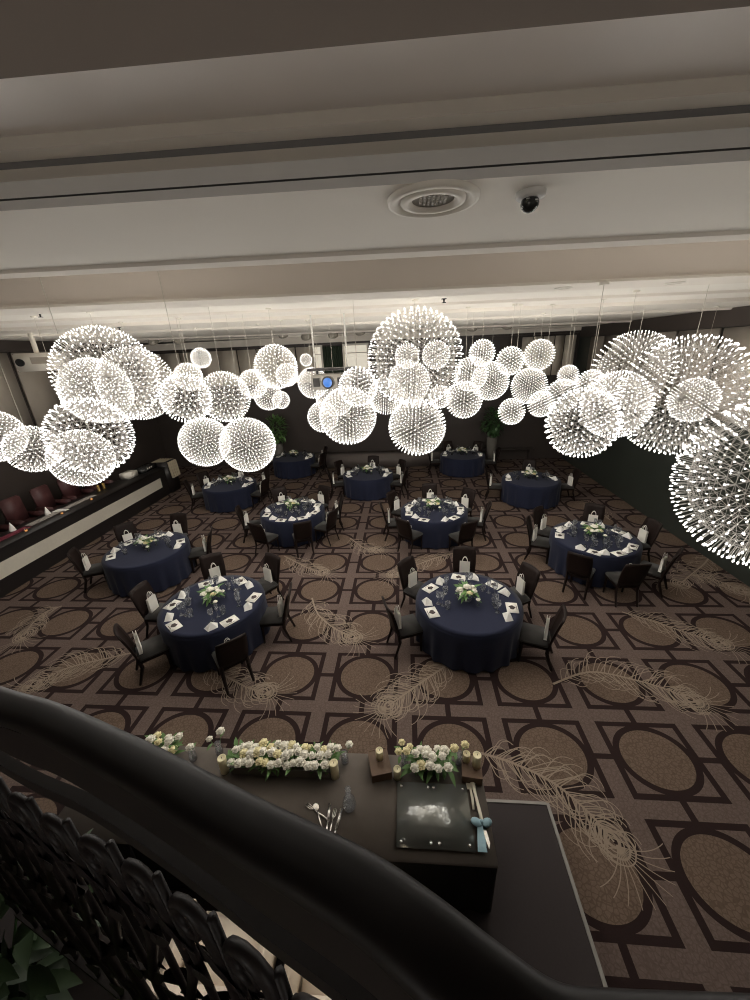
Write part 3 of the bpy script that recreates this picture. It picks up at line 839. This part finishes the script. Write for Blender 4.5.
# ------------------------------------------------------------------ long counter at the left wall
e = empty('long_counter', (-9.55, 9.0, 0), 0, 'long black counter with a cream front stripe along the left wall', 'counter')
Lc = 8.4
a = MB(); a.box((0, 0, .53), (.66, Lc, 1.06)); a.build('counter_body', M['counter'], e)
a = MB(); a.box((0, 0, 1.075), (.78, Lc+.08, .03), None, .008); a.build('countertop', M['counter'], e)
a = MB(); a.box((.338, -.15, .575), (.014, Lc-.45, .36)); a.build('front_stripe', M['stripe'], e)
a = MB(); a.box((.10, Lc/2+.36, .62), (.62, .58, 1.24), None, .01); a.build('end_block', M['counter'], e)
mb = MB(); mb.box((-9.58, 6.6, 1.094), (.20, 2.7, .008)); tag(mb.build('cloth_runner', M['redcloth']), 'long red cloth strip lying on the black counter', 'cloth runner')
mb = MB(); mb.box((-9.62, 9.1, 1.094), (.20, 2.2, .008)); tag(mb.build('cloth_runner', M['greycloth']), 'long grey cloth strip lying on the black counter', 'cloth runner')
mb = MB()
mb.add([(-.2, -.1, 0), (.2, -.05, .02), (.16, .12, .0), (-.18, .1, .015), (0, .02, .06)], [(0, 1, 4), (1, 2, 4), (2, 3, 4), (3, 0, 4), (3, 2, 1, 0)])
o = mb.build('loose_napkin', M['cloth_w']); o.location = (-9.58, 8.95, 1.099); tag(o, 'crumpled white napkin lying on the grey cloth strip', 'napkin')
for i, w in enumerate(('left', 'right')):
    mb = MB(); mb.lathe([(.001, 0), (.05, 0), (.06, .02), (.035, .06), (.05, .16), (.03, .20), (.001, .20)], 14); o = mb.build('brass_jar', M['gold'])
    o.location = (-9.72, 10.55+i*.22, 1.09); tag(o, 'small brass jar on the counter, %s of two' % w, 'jar')
mb = MB(); mb.box((0, 0, .10), (.34, .50, .20), None, .01); o = mb.build('white_box', M['whitebox']); o.location = (-9.70, 11.95, 1.09); tag(o, 'small white box on the counter near its far end', 'box')
e = empty('black_case', (-9.62, 12.75, 1.09), .05, 'long black case with white dots at the far counter end', 'case')
a = MB(); a.box((0, 0, .09), (.36, .85, .18), None, .012); a.build('case_body', M['domeglass'], e)
a = MB()
for i in range(3): a.box((.182, -.16+i*.12, .12), (.006, .07, .05))
a.build('white_marking', M['whitebox'], e)
# draped beige cloth hanging over the end block
a = MB(); n = 40; vs = []; fs = []
for i in range(n+1):
    u = i/n; x = -9.70+.52*u; w = .03*math.sin(u*30)
    vs += [(x, 13.22, 1.262), (x, 13.80, 1.262+.01*math.sin(u*30)), (x, 13.83+w, 1.20), (x, 13.85+w, .62)]
for i in range(n):
    for k in range(3): fs.append((i*4+k, i*4+4+k, i*4+5+k, i*4+1+k))
a.add(vs, fs, True)
for i in range(4): a.prism((-9.05+.012, 13.3+i*.13, 1.24), (-9.0+.012, 13.3+i*.13, .62), .055, .06, 10)
o = a.build('draped_cloth', M['beigecloth']); tag(o, 'pleated beige cloth draped over the far end of the counter', 'cloth')

for i in range(5):
    e = empty('tea_light', (-9.36, 5.6+i*1.05, 1.09), 0, 'glowing amber tea light on the long counter, %s from the near end' % ['first', 'second', 'third', 'fourth', 'fifth'][i], 'candle', 'tea lights on the counter')
    a = MB(); a.lathe([(.001, 0), (.035, 0), (.042, .07), (.038, .07), (.032, .008), (.001, .008)], 14, None, False); G_ = a.build('glass_cup', M['glass'], e)
    a = MB(); a.lathe([(.001, .010), (.028, .010), (.028, .035), (.001, .038)], 12); a.build('candle', M['amber'], e)
for i in range(4):
    a = MB(); a.lathe([(.075, 0), (.05, .09), (.004, .22)], 12); o = a.build('cone_napkin', M['cloth_w']); o.location = (-9.78, 5.75+i*1.0, 1.09)
    tag(o, 'white cone folded napkin on the long counter, %s from the near end' % ['first', 'second', 'third', 'fourth'][i], 'napkin', 'cone napkins on the counter')
# burgundy chairs behind the counter, raised on a step
mb = MB(); mb.box((-10.75, 8.6, .17), (1.6, 8.6, .34)); struct(mb, 'trim_9', M['counter'])
def make_burg():
    e = empty('lounge_chair', (0, 0, 0), 0, 'x', 'chair')
    a = MB(); a.box((0, 0, .42), (.58, .56, .14), None, .04); a.build('seat', M['burg'], e)
    a = MB(); a.box((0, .27, .82), (.58, .12, .74), Matrix.Rotation(-.10, 4, 'X'), .04); a.build('backrest', M['burg'], e)
    for s in (-1, 1):
        a = MB(); a.box((s*.32, .02, .56), (.09, .54, .20), None, .03); a.build('armrest', M['burg'], e)
        for yy in (-.22, .25):
            a = MB(); a.bar((s*.27, yy, .36), (s*.27, yy, 0), .045, .03); a.build('leg', M['wood'], e)
    return e
BURG = Source(make_burg())
od = ['first from the near end', 'second from the near end', 'third from the near end', 'fourth from the near end', 'fifth from the near end', 'sixth from the near end', 'seventh from the near end', 'eighth from the near end']
for i in range(8):
    BURG.place((-10.62, 5.2+i*.92, .34), PI/2+random.uniform(-.12, .12), 'burgundy lounge chair behind the long counter, '+od[i], 'chair', 'burgundy chairs behind the counter')
e = empty('table_lamp', (-9.70, 5.75, 1.09), 0, 'small glowing amber table lamp on the counter', 'lamp')
a = MB(); a.lathe([(.001, 0), (.06, 0), (.06, .015), (.012, .03), (.012, .14), (.001, .14)], 14); a.build('base', M['gold'], e)
a = MB(); a.lathe([(.075, .13), (.05, .26), (.048, .26), (.073, .13)], 16, None, False); a.build('lamp_shade', M['amber'], e)

# ------------------------------------------------------------------ head table on its platform
PZ = .20
mb = MB(); mb.box((-1.22, 1.1, PZ/2-.002), (5.40, 3.16, PZ-.004)); 
e = empty('platform', (0, 0, 0), 0, 'low dark carpeted platform under the head table', 'platform')
mb.build('platform_deck', M['platform'], e)
a = MB(); a.box((1.495, 1.1, PZ-.006), (.03, 3.20, .022)); a.box((-1.22, 2.695, PZ-.006), (5.40, .03, .022)); a.build('edge_trim', M['trimgrey'], e)
TZ = .94; TX0, TX1, TY0, TY1 = -3.3, .71, 1.78, 2.66
e = empty('head_table', ((TX0+TX1)/2, (TY0+TY1)/2, PZ), 0, 'long head table in charcoal cloth on the dark platform', 'table')
w, d = TX1-TX0, TY1-TY0
a = MB(); a.box((0, 0, TZ-PZ-.012), (w, d, .024), None, .008); a.build('table_cover', M['tblcloth'], e)
a = MB(); n = 220; vs = []; per = 2*(w+d)
for i in range(n):
    s = per*i/n
    if s < w: x, y, nx, ny = -w/2+s, -d/2, 0, -1
    elif s < w+d: x, y, nx, ny = w/2, -d/2+s-w, 1, 0
    elif s < 2*w+d: x, y, nx, ny = w/2-(s-w-d), d/2, 0, 1
    else: x, y, nx, ny = -w/2, d/2-(s-2*w-d), -1, 0
    k = .010*math.sin(s*26)
    vs += [(x-nx*.006, y-ny*.006, TZ-PZ-.02), (x+nx*(k-.012), y+ny*(k-.012), .01)]
a.add(vs, [(2*i, 2*((i+1) % n), 2*((i+1) % n)+1, 2*i+1)[::-1] for i in range(n)], True)
a.build('table_skirt', M['skirt'], e)
# flower trough and arrangements along the front edge
def trough(x0, x1, y, label, nrose, seed, box=True, hh=.10):
    rng = random.Random(seed); e = empty('flower_box', ((x0+x1)/2, y, TZ), 0, label, 'flowers'); w = x1-x0
    if box:
        a = MB()
        a.box((0, -.10, hh/2), (w, .02, hh)); a.box((0, .10, hh/2), (w, .02, hh)); a.box((-w/2+.01, 0, hh/2), (.02, .18, hh)); a.box((w/2-.01, 0, hh/2), (.02, .18, hh)); a.box((0, 0, .01), (w-.02, .18, .02))
        a.build('planter', M['pot'], e)
    else:
        a = MB(); a.lathe([(.001, 0), (.07, 0), (.085, .06), (.075, .06), (.001, .05)], 16); a.build('bowl', M['pot'], e)
    f = MB()
    for i in range(int(nrose*5)):
        x = rng.uniform(-w/2, w/2); yy = rng.uniform(-.07, .08)
        leafblade(f, (x, yy, hh*.6+rng.uniform(0, .06)), (rng.uniform(-1, 1), rng.uniform(-1, 1), rng.uniform(-.1, 1)), (0, 0, 1), rng.uniform(.08, .15), .045, .4)
    f.build('greenery', M['leaf'], e)
    for i in range(nrose):
        x = -w/2+w*(i+.5)/nrose+rng.uniform(-.02, .02); yy = (-.085, .0, .085)[i % 3]+rng.uniform(-.02, .02)
        g = MB(); rose(g, (x, yy, hh+.06+(.03 if i % 3 == 1 else 0)+rng.uniform(-.02, .02)), rng.uniform(.042, .06), i)
        g.build('rose', M['petal_y'] if rng.random() < .16 else M['petal'], e)
    return e
trough(-1.80, -.78, 2.50, 'long trough of white roses on the front edge of the head table', 42, 8)
trough(.02, .40, 2.54, 'round bunch of white roses between the candle crates', 13, 9, False, .09)
trough(-2.80, -2.44, 2.58, 'small bunch of white roses at the far left of the head table', 10, 10, False, .09)
# single stems in glass vases
def stem_vase(x, y, label, nb, col, hh=.20, seed=1):
    rng = random.Random(seed); e = empty('flower_vase', (x, y, TZ), 0, label, 'vase')
    a = MB(); a.lathe([(.001, 0), (.036, 0), (.040, .04), (.030, .12), (.034, .15), (.031, .15), (.027, .12), (.036, .04), (.001, .006)], 16, None, False); a.build('glass_body', M['glass'], e)
    s = MB()
    for i in range(nb):
        an = 2*PI*i/max(nb, 1)+.4; tip = Vector((.06*math.cos(an)*(nb > 1), .06*math.sin(an)*(nb > 1), hh+rng.uniform(-.02, .05)))
        s.tube([(0, 0, .01), tip*.5, tip], .003, 5); leafblade(s, tip*.7, (math.cos(an+1), math.sin(an+1), .3), (0, 0, 1), .09, .035)
        g = MB(); rose(g, tip, rng.uniform(.036, .048), i); g.build('bloom', col, e)
    s.build('stem', M['leaf'], e)
stem_vase(-2.27, 2.52, 'single white bloom in a glass vase between the two left rose bunches', 1, M['petal'], .20, 1)
stem_vase(-2.02, 2.60, 'glass vase of white blooms left of the long rose trough', 2, M['petal'], .26, 2)
stem_vase(-.66, 2.56, 'glass vase of white blooms right of the long rose trough', 2, M['petal'], .24, 3)
stem_vase(-.05, 2.55, 'glass vase of yellow buds behind the small front candle', 4, M['petal_y'], .26, 4)
stem_vase(.50, 2.60, 'glass vase of cream blooms beside the right candle crate', 2, M['petal_y'], .22, 5)
def candle(x, y, z, r, hh, label):
    e = empty('pillar_candle', (x, y, z), 0, label, 'candle', 'pillar candles on the head table')
    a = MB(); a.lathe([(.001, 0), (r, 0), (r, hh-.004), (r*.92, hh), (r*.75, hh-.008), (.001, hh-.010)], 20); WX = a.build('wax', M['wax'], e)
    a = MB(); a.prism((0, 0, hh-.012), (.002, 0, hh+.010), .0025, None, 5); a.build('wick', M['wick'], WX)
candle(-1.88, 2.42, TZ, .042, .20, 'tall cream pillar candle at the left end of the rose trough')
candle(-.74, 2.42, TZ, .042, .20, 'tall cream pillar candle at the right end of the rose trough')
candle(-.12, 2.44, TZ, .038, .12, 'short cream pillar candle before the left wooden crate')
def crate(x, y, wx, wy, hh, rz, label):
    e = empty('wooden_crate', (x, y, TZ), rz, label, 'crate')
    for sx, dims in ((1, (.012, wy, hh)), (-1, (.012, wy, hh))):
        a = MB(); a.box((sx*(wx/2-.006), 0, hh/2), dims); a.build('side_board', M['crate'], e)
    for sy in (1, -1):
        a = MB(); a.box((0, sy*(wy/2-.006), hh/2), (wx-.024, .012, hh)); a.build('side_board', M['crate'], e)
    a = MB(); a.box((0, 0, hh-.014), (wx-.024, wy-.024, .014)); a.build('top_board', M['crate'], e)
crate(-.30, 2.52, .20, .26, .10, .25, 'dark wooden crate carrying a candle, left of the small rose bunch')
candle(-.30, 2.56, TZ+.0935, .038, .11, 'cream pillar candle standing on the left wooden crate')
crate(.61, 2.52, .19, .24, .10, -.1, 'dark wooden crate carrying two candles at the table corner')
candle(.565, 2.57, TZ+.0935, .036, .10, 'short cream candle on the corner crate')
candle(.655, 2.52, TZ+.0935, .040, .16, 'tall cream candle on the corner crate')
# smoked board on chrome stand-offs
bx0, bx1, by0, by1 = -.12, .54, 1.86, 2.38
e = empty('acrylic_board', ((bx0+bx1)/2, (by0+by1)/2, TZ), 0, 'square smoked acrylic board with chrome studs on the head table', 'board')
a = MB(); a.box((0, 0, .024), (bx1-bx0, by1-by0, .008), None, .002); a.build('board', M['acrylic'], e)
hw, hd = (bx1-bx0)/2-.04, (by1-by0)/2-.04
for sx, sy in ((-1, -1), (-.12, -1), (.12, -1), (1, -1), (-1, 1), (-.12, 1), (.05, 1), (1, 1)):
    a = MB(); a.lathe([(.001, 0), (.010, 0), (.010, .020), (.016, .030), (.012, .036), (.001, .038)], 14, Matrix.Translation((sx*hw, sy*hd, 0))); a.build('stud', M['chrome'], e)
# cake knife with ribbon
e = empty('cake_knife', (.625, 2.10, TZ), 0, 'white handled cake knife tied with a pale teal ribbon bow', 'knife')
a = MB(); a.tube([(-.02, .30, .02), (-.012, .20, .02), (0, .08, .02), (.01, -.04, .02)], [.020, .013, .016, .014], 10); a.blob((-.02, .31, .02), (.028, .03, .018), 10, 8); a.build('handle', M['ivory'], e)
a = MB(); a.add([(.0, -.04, .012), (.03, -.05, .012), (.045, -.17, .012), (.03, -.21, .012), (.015, -.15, .012), (.0, -.04, .016), (.03, -.05, .016), (.045, -.17, .016), (.03, -.21, .016), (.015, -.15, .016)],
      [(4, 3, 2, 1, 0), (5, 6, 7, 8, 9)]+[(i, (i+1) % 5, 5+(i+1) % 5, 5+i) for i in range(5)]); a.build('blade', M['silver'], e)
a = MB()
for s in (-1, 1):
    a.blob((s*.045, -.03, .038), (.05, .035, .022), 12, 8, Matrix.Rotation(s*.4, 4, 'Z'))
a.blob((0, -.03, .045), (.018, .02, .018), 8, 6)
for s, L in ((-1, .20), (.2, .16)):
    vs = []; 
    for k in range(9):
        t = k/8; vs += [(s*.02-.03*t*abs(s)-.02, -.04-L*t, .03+.006*math.sin(t*9)), (s*.02+.03*t*abs(s)+.03-.03, -.04-L*t, .032+.006*math.sin(t*9+1))]
    a.add(vs, [(2*i, 2*i+1, 2*i+3, 2*i+2) for i in range(8)], True)
a.build('ribbon_bow', M['teal'], e)
e = empty('cake_server', (.575, 2.28, TZ), 0, 'white cake server lying beside the cake knife', 'cake server')
a = MB(); a.tube([(0, -.10, .014), (.005, 0, .014), (.0, .07, .014)], [.010, .013, .011], 8); a.build('handle', M['ivory'], e)
a = MB(); a.add([(-.03, .07, .010), (.03, .07, .010), (.035, .12, .008), (0, .20, .006), (-.035, .12, .008), (-.03, .07, .015), (.03, .07, .015), (.035, .12, .013), (0, .20, .011), (-.035, .12, .013)],
      [(4, 3, 2, 1, 0), (5, 6, 7, 8, 9)]+[(i, (i+1) % 5, 5+(i+1) % 5, 5+i) for i in range(5)]); a.build('blade', M['ivory'], e)
# glass decanter and silver cutlery
a = MB(); a.lathe([(.001, 0), (.055, 0), (.065, .03), (.055, .10), (.03, .16), (.022, .22), (.030, .25), (.026, .25), (.018, .22), (.026, .16), (.05, .10), (.058, .03), (.001, .010)], 24, None, False)
o = a.build('glass_decanter', M['glass']); o.location = (-.56, 2.16, TZ); tag(o, 'clear glass decanter standing on the bare charcoal tabletop', 'decanter')
for i, (x, y, rz, kind) in enumerate(((-.86, 2.10, 1.1, 'fork'), (-.83, 2.06, .5, 'spoon'), (-.74, 2.02, .05, 'knife'), (-.70, 2.01, -.1, 'fork'), (-.655, 1.98, -.15, 'knife'))):
    a = MB()
    if kind == 'fork':
        a.tube([(0, -.10, .005), (0, .03, .007)], [.007, .005], 6)
        for s in (-1, 0, 1): a.tube([(0, .03, .007), (s*.009, .05, .006), (s*.009, .10, .008)], .003, 5)
    elif kind == 'spoon':
        a.tube([(0, -.10, .005), (0, .04, .007)], [.007, .005], 6); a.blob((0, .07, .007), (.020, .032, .006), 10, 6)
    else:
        a.tube([(0, -.10, .007), (0, .0, .007)], [.010, .008], 6); a.box((0, .06, .006), (.018, .13, .005), None, .002)
    o = a.build('silver_'+kind, M['silver']); o.location = (x, y, TZ); o.rotation_euler = (0, 0, rz); o.scale = (1.5, 1.25, 1.2)
    tag(o, ['silver fork lying slanted at the left of the cutlery', 'silver spoon crossing the slanted fork', 'silver knife in the middle of the laid cutlery', 'silver fork beside the middle knife', 'broad silver knife at the right of the cutlery'][i], kind)
# cream chairs of the couple behind the head table
def make_cream():
    e = empty('cream_armchair', (0, 0, 0), 0, 'x', 'armchair')
    a = MB(); a.box((0, 0, .40), (.62, .58, .18), None, .05); a.build('seat', M['creamchair'], e)
    a = MB(); a.box((0, -.27, .70), (.66, .13, .66), Matrix.Rotation(.10, 4, 'X'), .05); a.build('backrest', M['creamchair'], e)
    for s in (-1, 1):
        a = MB(); a.box((s*.34, .0, .50), (.11, .60, .26), None, .04); a.build('armrest', M['creamchair'], e)
        for yy in (-.22, .22):
            a = MB(); a.bar((s*.27, yy, .32), (s*.27, yy, 0), .05, .03); a.build('leg', M['wood'], e)
    return e
CR = Source(make_cream())
CR.place((-1.42, 1.22, PZ), 0, 'cream upholstered armchair behind the head table, nearer the plants', 'armchair', 'cream armchairs of the head table')
CR.place((-.52, 1.22, PZ), 0, 'cream upholstered armchair behind the head table, nearer the acrylic board', 'armchair', 'cream armchairs of the head table')
bush('leafy_shrub', (-3.0, 1.05, PZ), .30, .52, .95, 260, M['leafx'], 'broad dark green shrub below the balustrade, left one', 15, 'plant', .26)
bush('leafy_shrub', (-1.95, .25, PZ), .30, .40, .80, 200, M['leafb'], 'pale green shrub with light leaves below the balustrade, right one', 16, 'plant', .22)

# ------------------------------------------------------------------ balcony and balustrade
RZ = H-.50
edge = [(-190, 612), (-90, 650), (0, 687), (60, 705), (130, 735), (190, 764), (250, 795), (330, 833), (385, 862), (440, 900), (497, 944), (555, 983), (610, 990), (680, 993), (760, 996)]
plan = []
for x, y in edge:
    k = 1+.45*(max(0, 480-x)/480)**1.5
    p = fl(x, y, H-.50*k); plan.append((p.x, p.y, p.z-H))
plan += [(.60, .165, -.5), (1.2, .25, -.5), (2.4, .36, -.5)]
OFF = -.034
def crv(P, m_=8):
    out = []; n = len(P)-1
    for k in range(n):
        p0, p1, p2, p3 = (Vector(P[max(k-1, 0)]), Vector(P[k]), Vector(P[k+1]), Vector(P[min(k+2, n)]))
        for j in range(m_):
            u = j/m_; out.append(.5*((2*p1)+(p2-p0)*u+(2*p0-5*p1+4*p2-p3)*u*u+(3*p1-p0-3*p2+p3)*u**3))
    out.append(Vector(P[-1])); return out
PL = crv(plan)
def nrm(k):
    a = PL[max(k-1, 0)]; b = PL[min(k+1, len(PL)-1)]; d = (b-a); d.z = 0; d.normalize(); return d, Vector((-d.y, d.x, 0))
def sweep(section, off=OFF, zc=RZ, smooth=True):
    mb = MB(); n = len(section); vs = []; fs = []
    for k, p in enumerate(PL):
        d, nn = nrm(k); c = p+nn*off
        for (s, z) in section: vs.append((c.x+nn.x*s, c.y+nn.y*s, H+c.z+zc-RZ+z))
    for k in range(len(PL)-1):
        fs += [(k*n+i, (k+1)*n+i, (k+1)*n+(i+1) % n, k*n+(i+1) % n) for i in range(n)]
    fs += [list(range(n)), [(len(PL)-1)*n+i for i in range(n)][::-1]]
    return mb.add(vs, fs, smooth)
E_ = empty('balustrade', (0, 0, H-1.6), 0, 'dark curved balcony balustrade with scrolled ironwork in the foreground', 'balustrade')
E_.location = (0, 0, 0)
sec = [(.034*math.copysign(abs(math.cos(t))**.7, math.cos(t)), .022*math.copysign(abs(math.sin(t))**.8, math.sin(t))) for t in [2*PI*i/24 for i in range(24)]]
sweep(sec).build('handrail', M['rail'], E_)
rect = lambda w, h_: [(-w/2, -h_/2), (w/2, -h_/2), (w/2, h_/2), (-w/2, h_/2)]
sweep(rect(.030, .115), OFF, RZ-.110, False).build('upper_bar', M['iron'], E_)
sweep(rect(.024, .045), OFF, RZ-.285, False).build('middle_bar', M['iron'], E_)
sweep(rect(.034, .05), OFF, RZ-2.21, False).build('lower_bar', M['iron'], E_)
# arc length table along the centreline
ctr = [PL[k]+nrm(k)[1]*OFF for k in range(len(PL))]
acc = [0]
for k in range(1, len(ctr)): acc.append(acc[-1]+(ctr[k]-ctr[k-1]).length)
def along(s):
    s = max(0, min(s, acc[-1]-1e-6)); k = 0
    while acc[k+1] < s: k += 1
    t = (s-acc[k])/(acc[k+1]-acc[k]); p = ctr[k].lerp(ctr[k+1], t); return p, nrm(k)
SZ = 1.65
def sp(s, z, o=0):
    p, (d, nn) = along(s); return Vector((p.x+nn.x*o, p.y+nn.y*o, H+p.z+z*SZ-.07))
rs = random.Random(5)
for i in range(40):
    s0 = .02+i*.19
    if s0+.12 > acc[-1]: break
    # S scroll: two spirals joined by a sweeping stem, and the leaves that grow from it
    pts = []; rad = []
    for k in range(15):
        t = k/14; a = PI*2.3*(1-t); r = .012+.040*t
        pts.append(sp(s0+.075+1.45*r*math.cos(a+.5), -.30+r*math.sin(a+.5)*1.1)); rad.append(.010+.005*t)
    for k in range(1, 9):
        t = k/9; pts.append(sp(s0+.15-.13*t+.05*math.sin(t*PI*2), -.30-.66*t)); rad.append(.016)
    for k in range(15):
        t = k/14; a = PI+PI*2.2*t; r = .052-.040*t
        pts.append(sp(s0+.085+1.45*r*math.cos(a), -1.02+r*math.sin(a)*1.3)); rad.append(.016-.006*t)
    b = MB(); b.tube(pts, rad, 8); SCR = b.build('scroll', M['iron'], E_)
    b = MB(); b.tube([sp(s0, -.22), sp(s0+.015, -.5), sp(s0, -.9), sp(s0, -1.30)], .010, 8); b.build('baluster', M['iron'], E_)
    b = MB(); b.box(sp(s0+.02, 0)+Vector((0, 0, .030)), (.014, .014, .04)); 
    b.build('rail_post', M['iron'], E_)
    for j, (ds, z, dx, dz, L, W) in enumerate(((.03, -.42, -.6, .8, .15, .06), (.12, -.50, .8, .5, .15, .06), (.10, -.70, -.7, -.6, .15, .06), (.02, -.80, .7, .6, .17, .07), (.12, -1.15, -.6, -.5, .15, .06))):
        p, (d, nn) = along(s0+ds); dv = Vector((d.x*dx, d.y*dx, dz))
        b = MB(); q = sp(s0+ds, z, .008); leafblade(b, q, dv, (nn.x, nn.y, 0), L*1.25, W*1.3, rs.uniform(-.3, .3)); leafblade(b, q-Vector((nn.x, nn.y, 0))*.012, dv, (-nn.x, -nn.y, 0), L*1.25, W*1.3, -.05)
        b.build('iron_leaf', M['iron'], SCR)
for i, x in enumerate((-2.2, 2.6)):  # unseen lights added behind the camera to lift the dark near ceiling beams
    e = empty('added_fill_light', (x, YB+.02, H-.95), 0, 'added unseen fill light on the balcony rear wall, %s one' % ('left', 'right')[i], 'added light')
    a = MB(); a.box((0, .01, 0), (.14, .02, .30), None, .006); a.build('back_plate', M['gold'], e)
    a = MB(); a.lathe([(.05, -.16), (.09, -.10), (.10, .10), (.07, .17), (.001, .18)], 20, Matrix.Translation((0, .13, 0))); a.build('lamp_shade', M['fill_light'], e)
    a = MB(); a.prism((0, .02, -.12), (0, .13, -.15), .012, None, 8); a.build('arm', M['gold'], e)

mb = MB(); mb.box(((XL+XR)/2, (YB+.02)/2, H-1.65), (XR-XL-.02, .02-YB, .12)); o = mb.build('balcony_floor', M['panel']); o['kind'] = 'structure'

# world: no outside light reaches the hall
w = bpy.data.worlds.new('world'); SC.world = w; w.use_nodes = True
w.node_tree.nodes['Background'].inputs[0].default_value = (.02, .02, .02, 1)
